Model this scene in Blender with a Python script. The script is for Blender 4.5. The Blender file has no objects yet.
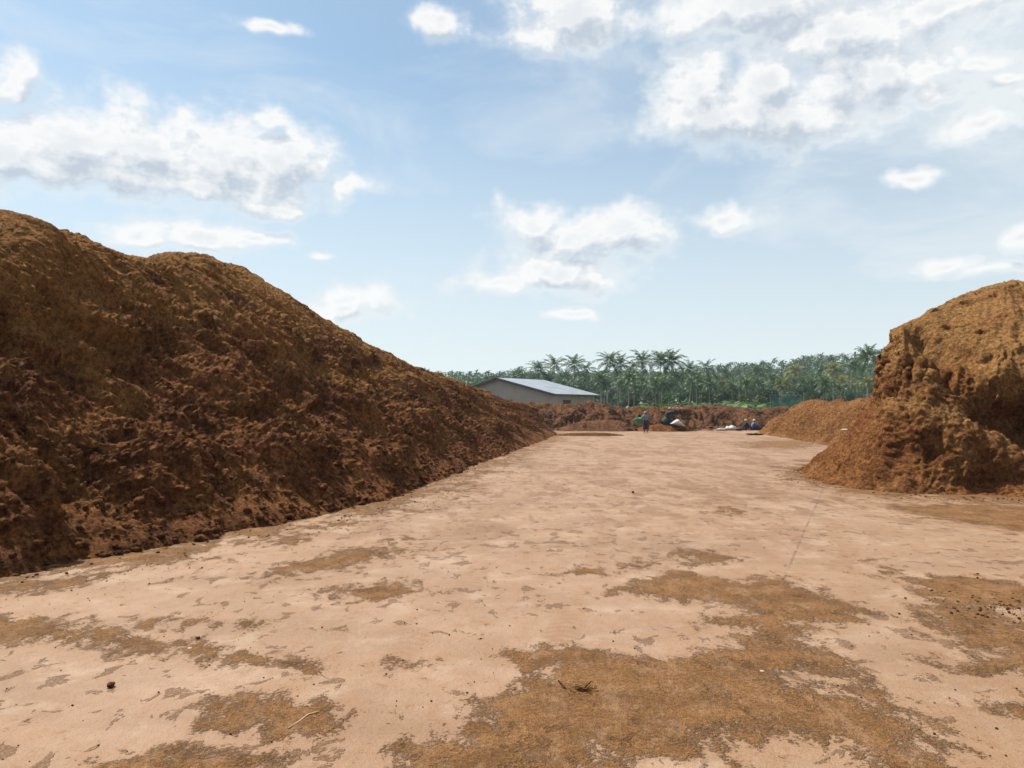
import bpy, math, random
import numpy as np
from mathutils import Vector, Matrix

SC = bpy.context.scene
COL = SC.collection
R = math.radians
F = 768.0                     # focal length in pixels of a 1024 wide frame
CAMZ = 1.65
PITCH = math.atan(27.0 / F)
rng = np.random.RandomState(7)
random.seed(7)


def ray(px, py):
    a, b = (px - 512) / F, (384 - py) / F
    c, s = math.cos(PITCH), math.sin(PITCH)
    return np.array([a, c - b * s, s + b * c])


def G(px, py, z=0.0):
    """point of the photograph on the level z"""
    d = ray(px, py)
    t = (z - CAMZ) / d[2]
    return np.array([d[0] * t, d[1] * t, z])


def D(px, py, dist):
    """point of the photograph at a given distance ahead"""
    d = ray(px, py)
    t = dist / d[1]
    return np.array([d[0] * t, dist, CAMZ + d[2] * t])


# ------------------------------------------------------------------ noise
_p = np.random.RandomState(3).permutation(512)
PERM = np.concatenate([_p, _p, _p]).astype(np.int32)
_g = np.random.RandomState(4).normal(size=(512, 3))
GRAD = (_g / np.linalg.norm(_g, axis=1)[:, None]).astype(np.float32)


def perlin(x, y, z):
    x = np.asarray(x, np.float32); y = np.asarray(y, np.float32); z = np.asarray(z, np.float32) + x * 0
    y = y + x * 0
    xi, yi, zi = np.floor(x).astype(np.int32), np.floor(y).astype(np.int32), np.floor(z).astype(np.int32)
    fx, fy, fz = x - xi, y - yi, z - zi
    u, v, w = [f * f * f * (f * (f * 6 - 15) + 10) for f in (fx, fy, fz)]
    xi &= 511; yi &= 511; zi &= 511
    res = 0
    for i in (0, 1):
        for j in (0, 1):
            for k in (0, 1):
                h = PERM[PERM[PERM[(xi + i) & 511] + ((yi + j) & 511)] + ((zi + k) & 511)]
                g = GRAD[h]
                d = g[..., 0] * (fx - i) + g[..., 1] * (fy - j) + g[..., 2] * (fz - k)
                res = res + d * (u if i else 1 - u) * (v if j else 1 - v) * (w if k else 1 - w)
    return res * 1.5


def fbm(x, y, z, octs=4, gain=.5):
    r, a, f = 0, 1, 1
    for o in range(octs):
        r = r + a * perlin(x * f + o * 17.3, y * f + o * 5.1, z * f + o * 9.7)
        a *= gain; f *= 2.03
    return r


def sstep(a, b, x):
    t = np.clip((x - a) / (b - a), 0, 1)
    return t * t * (3 - 2 * t)


# ------------------------------------------------------------------ object helpers
def tag(o, label=None, cat=None, group=None, kind=None):
    if label: o['label'] = label
    if cat: o['category'] = cat
    if group: o['group'] = group
    if kind: o['kind'] = kind
    return o


def link(o, parent=None):
    COL.objects.link(o)
    if parent: o.parent = parent
    return o


def empty(name, loc=(0, 0, 0), rz=0):
    o = bpy.data.objects.new(name, None)
    o.location = loc; o.rotation_euler = (0, 0, rz); o.empty_display_size = .3
    return link(o)


def mesh_obj(name, verts, faces, mat, parent=None, smooth=False, loc=None):
    me = bpy.data.meshes.new(name)
    me.from_pydata([tuple(map(float, v)) for v in verts], [], [tuple(f) for f in faces])
    if smooth: me.polygons.foreach_set('use_smooth', [True] * len(me.polygons))
    me.materials.append(mat); me.update()
    o = bpy.data.objects.new(name, me)
    if loc is not None: o.location = loc
    return link(o, parent)


def big_mesh(name, V, Fq, mat, parent=None, smooth=True, attrs=None):
    """numpy vertices (n,3) and faces (m,k) with k equal corners"""
    me = bpy.data.meshes.new(name)
    n, k = Fq.shape
    me.vertices.add(len(V)); me.vertices.foreach_set('co', np.ascontiguousarray(V, np.float32).ravel())
    me.loops.add(n * k); me.loops.foreach_set('vertex_index', np.ascontiguousarray(Fq, np.int32).ravel())
    me.polygons.add(n); me.polygons.foreach_set('loop_start', np.arange(0, n * k, k, dtype=np.int32))
    me.polygons.foreach_set('use_smooth', np.full(n, smooth))
    me.update(calc_edges=True)
    for an, arr in (attrs or {}).items():
        a = me.attributes.new(an, 'FLOAT', 'POINT')
        a.data.foreach_set('value', np.ascontiguousarray(arr, np.float32).ravel())
    me.materials.append(mat)
    return link(bpy.data.objects.new(name, me), parent)


def grid_faces(nr, nc):
    idx = np.arange(nr * nc, dtype=np.int32).reshape(nr, nc)
    return np.stack([idx[:-1, :-1], idx[:-1, 1:], idx[1:, 1:], idx[1:, :-1]], -1).reshape(-1, 4)


# ------------------------------------------------------------------ materials
class NT:
    def __init__(s, tree): s.t = tree; s.n = tree.nodes; s.l = tree.links
    def new(s, typ, **kw):
        nd = s.n.new(typ)
        for k, v in kw.items(): setattr(nd, k, v)
        return nd
    def put(s, sock, v):
        if hasattr(v, 'is_output'): s.l.new(v, sock)
        else: sock.default_value = v
    def math(s, op, a, b=0.0, c=None, clamp=False):
        nd = s.new('ShaderNodeMath', operation=op, use_clamp=clamp)
        s.put(nd.inputs[0], a); s.put(nd.inputs[1], b)
        if c is not None: s.put(nd.inputs[2], c)
        return nd.outputs[0]
    def vmath(s, op, a, b=None):
        nd = s.new('ShaderNodeVectorMath', operation=op)
        s.put(nd.inputs[0], a)
        if b is not None: s.put(nd.inputs[1], b)
        return nd.outputs['Value'] if op in ('LENGTH', 'DOT_PRODUCT') else nd.outputs[0]
    def noise(s, vec, scale, detail=4, rough=.55, dist=0.0, col=False):
        nd = s.new('ShaderNodeTexNoise')
        s.put(nd.inputs['Vector'], vec); nd.inputs['Scale'].default_value = scale
        nd.inputs['Detail'].default_value = detail; nd.inputs['Roughness'].default_value = rough
        nd.inputs['Distortion'].default_value = dist
        return nd.outputs['Color' if col else 'Fac']
    def mapr(s, v, a, b, c=0.0, d=1.0, smooth=True):
        nd = s.new('ShaderNodeMapRange', interpolation_type='SMOOTHSTEP' if smooth else 'LINEAR')
        for i, q in enumerate((v, a, b, c, d)): s.put(nd.inputs[i], q)
        return nd.outputs[0]
    def mix(s, f, a, b, blend='MIX'):
        nd = s.new('ShaderNodeMix', data_type='RGBA', blend_type=blend)
        s.put(nd.inputs[0], f)
        s.put(nd.inputs[6], a if hasattr(a, 'is_output') else (*a, 1) if len(a) == 3 else a)
        s.put(nd.inputs[7], b if hasattr(b, 'is_output') else (*b, 1) if len(b) == 3 else b)
        return nd.outputs[2]
    def bump(s, h, dist, strength=1.0, normal=None):
        nd = s.new('ShaderNodeBump'); s.put(nd.inputs['Height'], h)
        nd.inputs['Distance'].default_value = dist; nd.inputs['Strength'].default_value = strength
        if normal: s.l.new(normal, nd.inputs['Normal'])
        return nd.outputs[0]
    def mapping(s, vec, scale=(1, 1, 1), rot=(0, 0, 0), loc=(0, 0, 0)):
        nd = s.new('ShaderNodeMapping'); s.put(nd.inputs[0], vec)
        nd.inputs['Scale'].default_value = scale; nd.inputs['Rotation'].default_value = rot
        nd.inputs['Location'].default_value = loc
        return nd.outputs[0]


def new_mat(name):
    m = bpy.data.materials.new(name); m.use_nodes = True
    t = NT(m.node_tree); b = t.n['Principled BSDF']
    pos = t.new('ShaderNodeNewGeometry').outputs['Position']
    return m, t, b, pos


def plain_mat(name, col, rough=.8, var=.25, scale=6.0, bump=0.0, metal=0.0, obj=True):
    m, t, b, pos = new_mat(name)
    vec = t.new('ShaderNodeTexCoord').outputs['Object'] if obj else pos
    col = tuple(q * .63 for q in col)
    n = t.noise(vec, scale, 5)
    c = t.mix(t.mapr(n, .3, .7), tuple(x * (1 - var) for x in col), tuple(min(1, x * (1 + var)) for x in col))
    t.put(b.inputs['Base Color'], c); b.inputs['Roughness'].default_value = rough
    b.inputs['Metallic'].default_value = metal
    b.inputs['Specular IOR Level'].default_value = .3
    if bump: t.put(b.inputs['Normal'], t.bump(t.noise(vec, scale * 4, 4), bump))
    return m


def coir_mat(name, dry, wet, wet_amt=.5, fine=1.0, crust=None):
    dry, wet = [tuple(q * .63 for q in v) for v in (dry, wet)]; crust = tuple(q * .63 for q in crust) if crust else None
    m, t, b, pos = new_mat(name)
    big = t.noise(pos, .55, 5, .6)
    mid = t.noise(pos, 2.6, 7, .7, .5)
    sm = t.noise(pos, 13 * fine, 6, .72, .3)
    tiny = t.noise(pos, 80 * fine, 4, .75)
    k = t.math('ADD', t.math('MULTIPLY', big, .35), t.math('ADD', t.math('MULTIPLY', mid, .45), t.math('MULTIPLY', sm, .2)))
    k = t.mapr(k, .5 - .12 + (wet_amt - .5) * .3, .5 + .12 + (wet_amt - .5) * .3)
    c = t.mix(k, wet, dry)  # wet and dry tones, spread wider to paint in light-dark contrast
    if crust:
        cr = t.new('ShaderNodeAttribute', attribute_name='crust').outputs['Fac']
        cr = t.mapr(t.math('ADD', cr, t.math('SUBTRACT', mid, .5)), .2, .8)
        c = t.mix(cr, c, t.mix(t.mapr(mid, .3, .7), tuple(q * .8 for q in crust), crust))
    ol = t.mapr(t.noise(t.mapping(pos, loc=(9, 4, 2)), 1.3, 5), .5, .72)
    c = t.mix(t.math('MULTIPLY', ol, .28), c, (dry[0] * .66, dry[1] * .80, dry[2] * .55))
    red = t.mapr(t.noise(t.mapping(pos, loc=(3, 14, 7)), .9, 5), .5, .72)
    c = t.mix(t.math('MULTIPLY', red, .45), c, (dry[0] * .62, dry[1] * .42, dry[2] * .52))
    c = t.mix(1.0, c, t.mix(t.mapr(sm, .34, .66), (.52, .50, .48), (1.42, 1.42, 1.40)), 'MULTIPLY')  # grain tone, range widened as painted light-dark contrast; shares the bump noise
    c = t.mix(1.0, c, t.mix(t.mapr(tiny, .36, .64), (.62, .62, .62), (1.35, 1.35, 1.3)), 'MULTIPLY')
    t.put(b.inputs['Base Color'], c)
    b.inputs['Roughness'].default_value = 1.0
    b.inputs['Specular IOR Level'].default_value = .05
    rid = t.math('ABSOLUTE', t.math('SUBTRACT', t.noise(pos, 7 * fine, 4, .6, .4), .5))
    h = t.math('ADD', t.math('MULTIPLY', sm, 1.0), t.math('ADD', t.math('MULTIPLY', tiny, .28), t.math('MULTIPLY', rid, 1.6)))
    t.put(b.inputs['Normal'], t.bump(h, .065 / fine))
    return m


DRY, WET = (.30, .135, .046), (.125, .046, .02)
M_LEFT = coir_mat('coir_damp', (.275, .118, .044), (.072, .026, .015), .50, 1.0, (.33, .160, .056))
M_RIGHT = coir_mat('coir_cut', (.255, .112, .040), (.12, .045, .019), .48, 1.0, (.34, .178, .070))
M_FAR = coir_mat('coir_far', (.215, .102, .050), (.09, .042, .027), .5, .5)
M_BACK = coir_mat('coir_back', (.27, .130, .050), (.15, .065, .026), .47, .6)
M_CLOD = coir_mat('coir_clod', (.20, .095, .035), (.10, .042, .018), .5)


# ------------------------------------------------------------------ lofted piles
def crom(P, t):
    n = len(P)
    i = np.clip(np.floor(t).astype(int), 0, n - 2); f = (t - i)
    f = f.reshape(f.shape + (1,) * (P.ndim - 1))
    P0 = P[np.clip(i - 1, 0, n - 1)]; P1 = P[i]; P2 = P[i + 1]; P3 = P[np.clip(i + 2, 0, n - 1)]
    return .5 * (2 * P1 + (P2 - P0) * f + (2 * P0 - 5 * P1 + 4 * P2 - P3) * f * f + (3 * P1 - P0 - 3 * P2 + P3) * f ** 3)


def resample(line, k, mn, mx=1e9, maxn=4000):
    """parameters along a control line spaced by k * distance from the yard's near end"""
    n = len(line); tt = np.linspace(0, n - 1, 4000)
    p = crom(line, tt)
    ds = np.linalg.norm(np.diff(p, axis=0), axis=1)
    mid = .5 * (p[1:] + p[:-1])
    sp = np.clip(np.linalg.norm(mid[:, :2], axis=1) * k, mn, mx)
    q = np.concatenate([[0], np.cumsum(ds / sp)])
    m = int(min(maxn, q[-1])) + 2
    return np.interp(np.linspace(0, q[-1], m), q, tt)


def loft(sec, ts, rows):
    """sec (S,P,3), rows parameters over P -> grid (len(rows), len(ts), 3)"""
    A = crom(sec, ts)
    A = np.swapaxes(A, 0, 1)
    return crom(A, rows)


def normals(Gd):
    du = np.gradient(Gd, axis=1); dv = np.gradient(Gd, axis=0)
    n = np.cross(du, dv)
    n /= np.maximum(np.linalg.norm(n, axis=2, keepdims=True), 1e-9)
    return n


def roughen(Gd, flip, seed, rill=.1, lump=.16, clod=.05, fine=.02, big=.3, taper=.35, damp=None, scars=0, shear=0):
    n = normals(Gd) * flip
    x, y, z = [Gd[..., i] + seed * 3.7 for i in range(3)]
    L = np.cumsum(np.concatenate([np.zeros((Gd.shape[0], 1)), np.linalg.norm(np.diff(Gd, axis=1), axis=2)], 1), 1)
    L = L[Gd.shape[0] // 4][None, :] + Gd[..., 0] * 0
    C = np.cumsum(np.concatenate([np.zeros((1, Gd.shape[1])), np.linalg.norm(np.diff(Gd, axis=0), axis=2)], 0), 0)
    L = L + shear * C
    wx = perlin(x * .7, y * .7, z * .7) * .5; wy = perlin(x * .7 + 40, y * .7, z * .7) * .5
    bil = lambda q: np.abs(q) * 1.9 - .5
    h = big * fbm(x * .35, y * .35, z * .35, 2)
    # rills and slumped tongues running down the slope
    h = h + rill * bil(perlin(L * .8 + wx * .9, C * .15 + wy * .4, seed))
    h = h + rill * .85 * bil(perlin(L * 2.1 + wx * 1.2, C * .34 + wy * .8, seed + 5))
    h = h + rill * .50 * bil(perlin(L * 4.6 + wx * 2, C * .85 + wy, seed + 7))
    h = h + rill * .30 * bil(perlin(L * 10 + wx * 3, C * 2.2 + wy, seed + 9))
    # slump steps: soft saw-teeth across the slope, broken up
    sw = C * 1.15 + 1.5 * perlin(L * .45, C * .3, seed + 11) + .5 * perlin(L * 1.6, C * .8, seed + 13)
    fr = sw - np.floor(sw); saw = np.where(fr < .78, fr / .78, (1 - fr) / .22) - .5
    h = h + lump * .42 * saw * sstep(-.1, .5, perlin(L * .3, C * .35, seed + 17))
    sw = C * 3.1 + 1.6 * perlin(L * 1.1, C * .8, seed + 12) + .6 * perlin(L * 4, C * 2, seed + 15)
    fr = sw - np.floor(sw); saw = np.where(fr < .75, fr / .75, (1 - fr) / .25) - .5
    h = h + lump * .30 * saw * sstep(-.25, .4, perlin(L * .7, C * .7, seed + 19))
    # clods and crumbly relief at every size below that
    xx, yy, zz = x + wx, y + wy, z * 1.3
    h = h + lump * .8 * fbm(xx * 1.1, yy * 1.1, zz * 1.1, 3, .55)
    calm = .45 + .9 * sstep(-.3, .3, fbm(x * .33 + 5, y * .33, z * .5, 2))
    h = h * (.6 + .4 * calm)
    mask = calm * sstep(-.25, .35, perlin(x * .5 + 9, y * .5, z * .5 + 3))
    h = h + clod * (.45 + .9 * mask) * bil(perlin(xx * 4.6, yy * 4.6, zz * 4.6))
    h = h + clod * .7 * (.5 + .8 * mask) * bil(perlin(x * 9.5, y * 9.5, z * 9.5))
    h = h + clod * .42 * bil(perlin(x * 19, y * 19, z * 19))
    h = h + fine * perlin(x * 38, y * 38, z * 38)
    if damp is not None: h = h * damp[:, None]
    if scars:
        rs_ = np.random.RandomState(int(seed) + 40)
        wl = .28 * perlin(L * 2.2, C * 2.2, seed + 30) + .12 * perlin(L * 6, C * 6, seed + 31)
        lmax, cmax = float(L.max()), float(C.max())
        for _ in range(scars):
            w_ = rs_.uniform(.35, 1.7); ln = w_ * rs_.uniform(.7, 1.6); dp = w_ * rs_.uniform(.14, .30)
            l0 = lmax * rs_.uniform(.08, .95) ; c0 = rs_.uniform(1.3, 6.6)
            j0, j1 = np.searchsorted(L[Gd.shape[0] // 4], [l0 - 2 * w_ - 4 * shear, l0 + 2 * w_ + 4 * shear])
            if j1 - j0 < 4: continue
            sl = (slice(None), slice(j0, j1))
            dl = (L[sl] - l0) / w_ + wl[sl] / w_ * .6 + .3 * (C[sl] - c0) / ln * rs_.uniform(-1, 1)
            u_ = (C[sl] - c0) / ln + wl[sl] / ln - .35 * dl * dl
            g_ = np.exp(-np.abs(dl) ** 4)
            S_ = np.clip((u_ + .7) / 1.6, 0, 1) * sstep(1.12, .92, u_)
            h[sl] += g_ * dp * (-S_ + .45 * np.exp(-((u_ + .95) / .38) ** 2))
    out = Gd + n * h[..., None]
    edge = sstep(0, taper, Gd[..., 2])
    out = Gd * (1 - edge[..., None]) + out * edge[..., None]
    # a ragged toe
    toe = (1 - sstep(0, .5, Gd[..., 2]))[..., None]
    m = perlin(x * 1.3, y * 1.3, 0 * z + seed) * .34 + perlin(x * 4.5, y * 4.5, 0 * z + seed) * .15
    nh = n.copy(); nh[..., 2] = 0
    out = out + nh * m[..., None] * toe
    return out


def ridge_sections(base, crest, back=.9, e=.13, cols=13, zb=-.06):
    """control sections base -> crest -> back, the crest rounded"""
    S = []
    for b, c in zip(base, crest):
        b = np.array([b[0], b[1], 0.]); c = np.array(c, float)
        k = c + (c - b) * back; row = []
        for t in np.linspace(-1, 1, cols):
            q = c + (b - c) * (-t) if t < 0 else c + (k - c) * t
            zz = c[2] * (1 - (math.sqrt(t * t + e * e) - e) / (math.sqrt(1 + e * e) - e))
            row.append([q[0], q[1], zz + zb * abs(t) ** 6])
        S.append(row)
    return np.array(S)


def make_pile(name, sec, front_rows, back_rows, k, mn, mat, seed, flip, **kw):
    P = sec.shape[1]; h = (P - 1) / 2 if back_rows else P - 1
    line = sec[:, 2]
    ts = resample(line, k, mn)
    rows = np.linspace(0, h, front_rows)
    if back_rows: rows = np.concatenate([rows, np.linspace(h, P - 1, back_rows + 1)[1:]])
    Gd = loft(sec, ts, rows)
    damp = np.interp(rows, [0, h * .55, h * .93, h], [1, 1, .42, .36]) if back_rows else None
    out = roughen(Gd, flip, seed, damp=damp, **kw)
    X_, Y_, Z_ = [out[..., i] for i in range(3)]
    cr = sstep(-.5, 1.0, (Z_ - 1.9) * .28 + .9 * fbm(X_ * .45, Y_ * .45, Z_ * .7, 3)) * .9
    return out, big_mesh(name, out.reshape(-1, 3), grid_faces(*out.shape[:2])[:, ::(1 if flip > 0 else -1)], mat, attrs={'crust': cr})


# left pile: foot and crest, near end first
L_BASE = [(-20, 1.5), (-13, 3.2), (-8.5, 5.3), tuple(G(-30, 583)[:2]), tuple(G(60, 566)[:2]), tuple(G(150, 552)[:2]),
          tuple(G(250, 531)[:2]), tuple(G(340, 512)[:2]), tuple(G(400, 497)[:2]), tuple(G(455, 475)[:2]),
          tuple(G(505, 455)[:2]), tuple(G(535, 444)[:2]), tuple(G(550, 438.5)[:2]), (3.3, 56), (3.0, 62)]
L_CREST = [(-27, 9, 7.0), (-20, 10.5, 6.5), (-14, 12, 5.9), tuple(D(-8, 213, 13.2)), tuple(D(72, 236, 15.0)), tuple(D(133, 260, 16.6)),
           tuple(D(168, 255, 19.0)), tuple(D(228, 261, 22.0)), tuple(D(282, 294, 25.0)), tuple(D(332, 326, 28.5)),
           tuple(D(383, 354, 33)), tuple(D(432, 371, 39)), tuple(D(458, 384, 46)), tuple(D(498, 397, 54)), tuple(D(535, 409, 60))]
sec = ridge_sections(L_BASE, L_CREST)
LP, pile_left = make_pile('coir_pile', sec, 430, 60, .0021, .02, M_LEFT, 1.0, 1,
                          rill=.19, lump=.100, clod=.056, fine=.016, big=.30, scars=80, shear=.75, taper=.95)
tag(pile_left, 'long high dark brown coir pile with two humps, filling the left side of the yard', 'pile')

# right pile: toe, ledge, cliff top, rim, spine
R_SEC = np.array([
    [(26, 13.4, -.05), (26, 15.0, 1.3), (26, 16.2, 3.1), (26, 20.5, 5.4), (26, 25, 5.3)],
    [(16.5, 13.6, -.05), (16.5, 15.3, 1.25), (16.6, 16.5, 3.1), (16.6, 20.5, 5.35), (17.5, 24.5, 5.2)],
    [(12.3, 13.75, -.05), (12.6, 15.4, 1.2), (12.9, 16.5, 3.0), (14.3, 20.4, 5.15), (15.8, 23.8, 5.1)],
    [tuple(G(1020, 502, -.05)), tuple(D(1024, 430, 15.5)), tuple(D(1018, 362, 16.4)), tuple(D(1004, 283, 20)), (14.6, 22.8, 5.0)],
    [tuple(G(955, 499.5, -.05)), tuple(D(955, 404, 15.9)), tuple(D(958, 362, 17.2)), tuple(D(962, 295, 20)), (14.0, 22.4, 4.9)],
    [tuple(G(905, 497, -.05)), tuple(D(908, 402, 16.6)), tuple(D(914, 354, 17.9)), tuple(D(925, 311, 19.6)), (13.7, 22.2, 4.85)],
    [tuple(G(845, 490, -.05)), tuple(D(880, 403, 17.5)), tuple(D(898, 351, 18.5)), tuple(D(904, 322, 19.5)), (13.6, 22.2, 4.8)],
    [tuple(G(806, 479, -.05)), tuple(D(872, 404, 19.4)), tuple(D(888, 349, 19.9)), tuple(D(899, 325, 20.4)), (13.6, 22.3, 4.8)],
    [tuple(G(803, 470, -.05)), tuple(D(870, 406, 21.5)), tuple(D(893, 352, 22)), tuple(D(905, 330, 22.5)), (13.8, 22.8, 4.8)],
    [(11.5, 27, -.05), (13, 26.5, 1.6), (13.8, 26.2, 3.2), (14.6, 25.6, 3.9), (15.2, 24, 4.7)],
    [(15.5, 32, -.05), (16.5, 31, 1.5), (17.2, 30, 2.8), (18, 28, 3.9), (18, 25, 4.9)]])
ts = resample(R_SEC[:, 1], .0020, .025)
rows = np.concatenate([np.linspace(0, 1, 110), np.linspace(1, 2, 70)[1:], np.linspace(2, 3, 130)[1:], np.linspace(3, 4, 40)[1:]])
Gd = loft(R_SEC, ts, rows)
cl = np.interp(rows, [0, .8, 1.1, 1.9, 2.3, 3, 4], [.7, .8, 1.1, 1.1, .35, .2, .2])[:, None]
nn = normals(Gd) * -1
LL = np.cumsum(np.concatenate([[0], np.linalg.norm(np.diff(Gd[100], axis=0), axis=1)]))[None, :] + Gd[..., 0] * 0
CC = rows[:, None] + Gd[..., 0] * 0
x, y, z = [Gd[..., i] for i in range(3)]
flute = fbm(LL * 1.6 + perlin(x, y, z) * .8, CC * 1.0, 4.0 + 0 * x, 3, .6) * 1.3
flute2 = np.abs(perlin(LL * 4.2 + perlin(x, y, z) * 1.2, CC * 2.2, 8.0)) * 1.8 - .5
cliffm = np.interp(rows, [0, .9, 1.2, 1.9, 2.4], [0, .2, 1, 1, 0])[:, None]
disp = cliffm * (.15 * flute + .09 * flute2)
# slump hollow under the rim at the near face, and the scar in the talus
def dent(px, py, dist, r, depth):
    c = D(px, py, dist)
    q = ((x - c[0]) / r[0]) ** 2 + ((y - c[1]) / r[1]) ** 2 + ((z - c[2]) / r[2]) ** 2
    return -depth * np.exp(-q * 1.2)
disp += dent(1010, 405, 16.2, (1.2, 1.4, .42), .75) + dent(1050, 425, 16.0, (1.3, 1.5, .6), .8)
disp += dent(945, 392, 16.9, (.55, 1.2, .26), .38) + dent(935, 442, 15.6, (.75, 1.2, .4), .38)
disp += dent(985, 478, 14.6, (1.7, 1.2, .4), .4) + dent(915, 462, 15.5, (.45, 1, .5), .2)
disp += dent(916, 336, 18.8, (.30, .8, .26), .5) + dent(937, 350, 17.9, (.5, .9, .40), .6) + dent(943, 372, 17.0, (.2, .6, .12), .22)
disp += dent(985, 355, 17.2, (.45, .8, .16), .25)
# pock marks on the smooth top
rr = np.random.RandomState(5)
topm = np.interp(rows, [1.9, 2.3, 3.2], [0, 1, 1])[:, None]
pk = np.clip(perlin(x * 2.6, y * 2.6, z * 2.6 + 7) - .42, 0, 1) * .5
disp -= topm * pk
Gd = Gd + nn * disp[..., None]
RP = roughen(Gd, -1, 2.0, rill=.05, lump=.06, clod=.0, fine=.012, big=.1)
tal = np.interp(rows, [0, .8, 1.0, 1.2], [1, 1, .4, 0])[:, None]
xx, yy, zz = x + perlin(x, y, z) * .3, y, z * 1.3
bil = lambda q: np.abs(q) * 1.9 - .5
RP += normals(Gd) * -1 * (cl * (.032 * bil(perlin(xx * 4, yy * 4, zz * 4)) + .036 * bil(perlin(x * 8.5, y * 8.5, z * 7)) + .028 * bil(perlin(x * 17, y * 17, z * 15))
                                + .09 * fbm(x * 2.1, y * 2.1, z * 2.2, 3, .6)) * sstep(0, .3, z)
                          + tal * .05 * bil(perlin(LL * 3.2 + perlin(x, y, z) * 1.5, CC * 3.0, 21.0)) * sstep(0, .3, z))[..., None]
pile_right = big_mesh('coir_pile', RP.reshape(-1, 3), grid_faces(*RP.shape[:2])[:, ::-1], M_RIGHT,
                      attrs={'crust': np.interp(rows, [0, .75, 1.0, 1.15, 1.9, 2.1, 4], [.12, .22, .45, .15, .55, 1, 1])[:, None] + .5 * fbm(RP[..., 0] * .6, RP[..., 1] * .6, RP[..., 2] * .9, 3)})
tag(pile_right, 'tall golden brown coir pile with a steep cut face, right of the yard', 'pile')

# lower piles at the far end
def far_pile(base, crest, mat, seed, label, k=.0016, rows=70, back=24, **kw):
    kw = dict(dict(rill=.1, lump=.12, clod=.06, fine=.02, big=.12), **kw)
    s = ridge_sections(base, crest, back=1.1)
    g, o = make_pile('coir_mound', s, rows, back, k, .03, mat, seed, 1, **kw)
    tag(o, label, 'mound', 'low coir mounds at the far end of the yard')
    return g, o

# these run left to right, so the slope facing the camera is on the right hand: reverse them
def rl(base, crest): return base[::-1], crest[::-1]

b, c = rl([(-9, 66), (-4, 66), (1, 65.5), (4.5, 65), (9, 66), (13, 66.5), (18, 66.5), (24, 67), (30, 68), (36, 69)],
          [tuple(D(400, 392, 73)), tuple(D(462, 391, 72)), tuple(D(512, 400, 70)), tuple(D(548, 404, 69.5)), tuple(D(600, 404, 70)), tuple(D(648, 408.5, 70)),
           tuple(D(700, 406.5, 71)), tuple(D(752, 409, 71)), tuple(D(800, 407, 72)), tuple(D(860, 406, 73))])
far_pile(b, c, M_FAR, 3.0, 'long low reddish brown coir bank closing the far end of the yard', rill=.32, lump=.35, big=.55)
b, c = rl([(4.0, 63.2), (5.5, 62.2), (7.5, 61.8), (9.2, 62.2), (10.2, 63.3)],
          [(3.9, 64.6, .2), (5.6, 64.3, .7), (7.4, 64.2, .9), (9.1, 64.4, .8), (10.4, 64.6, .15)])
far_pile(b, c, M_FAR, 4.0, 'low rounded coir mound lying in front of the far bank, nearest the shed', lump=.1, big=.05)
b, c = rl([(10.3, 62.3), (11.6, 61.6), (13.0, 61.5), (14.2, 62), (15.2, 62.8)],
          [(10.2, 63.2, .2), (11.6, 62.9, .55), (13.0, 62.8, .6), (14.2, 63.0, .45), (15.2, 63.4, .08)])
far_pile(b, c, M_LEFT, 5.0, 'small dark red heap behind the person with the green basin', lump=.06, big=.02)
b, c = rl([(3.0, 51), (4.5, 50.6), (6.2, 50.7), (7.4, 51.3)], [(2.9, 51.5, .1), (4.4, 51.2, .2), (6.2, 51.2, .2), (7.5, 51.7, .04)])
far_pile(b, c, M_CLOD, 6.0, 'knee-low strip of dark coir lying across the pale concrete', lump=.03, rill=.02, clod=.04, big=0, rows=24, back=10)
far_pile([(24.5, 66), (20.5, 63), (18.6, 58), (17.3, 52), (16.6, 46), (15.6, 40), (14.6, 35), (13.5, 30)],
         [(27, 68.5, 1.0), (24.2, 64.5, 1.35), (22.3, 60.2, 1.85), (20.4, 53, 2.35), (19.6, 47, 2.4), (19.3, 41.5, 2.35), (19.0, 36, 2.3), (18.5, 31, 2.3)][0:8],
         M_BACK, 7.0, 'orange brown coir mound sloping behind the cliff-faced pile', k=.0016, rows=110, rill=.16, lump=.1, clod=.05, big=.1, scars=25)


# ------------------------------------------------------------------ ground
def poly_sd(X, Y, poly):
    """signed distance, positive inside"""
    P = np.array(poly); n = len(P)
    d = np.full(X.shape, 1e9); ins = np.zeros(X.shape, bool)
    for i in range(n):
        a, b = P[i], P[(i + 1) % n]
        e = b - a; L = max(e @ e, 1e-12)
        t = np.clip(((X - a[0]) * e[0] + (Y - a[1]) * e[1]) / L, 0, 1)
        d = np.minimum(d, (X - a[0] - t * e[0]) ** 2 + (Y - a[1] - t * e[1]) ** 2)
        cnd = ((a[1] > Y) != (b[1] > Y))
        xs = a[0] + (Y - a[1]) * (e[0] / (e[1] if abs(e[1]) > 1e-12 else 1e-12))
        ins ^= cnd & (X < xs)
    return np.where(ins, 1, -1) * np.sqrt(d)


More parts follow.
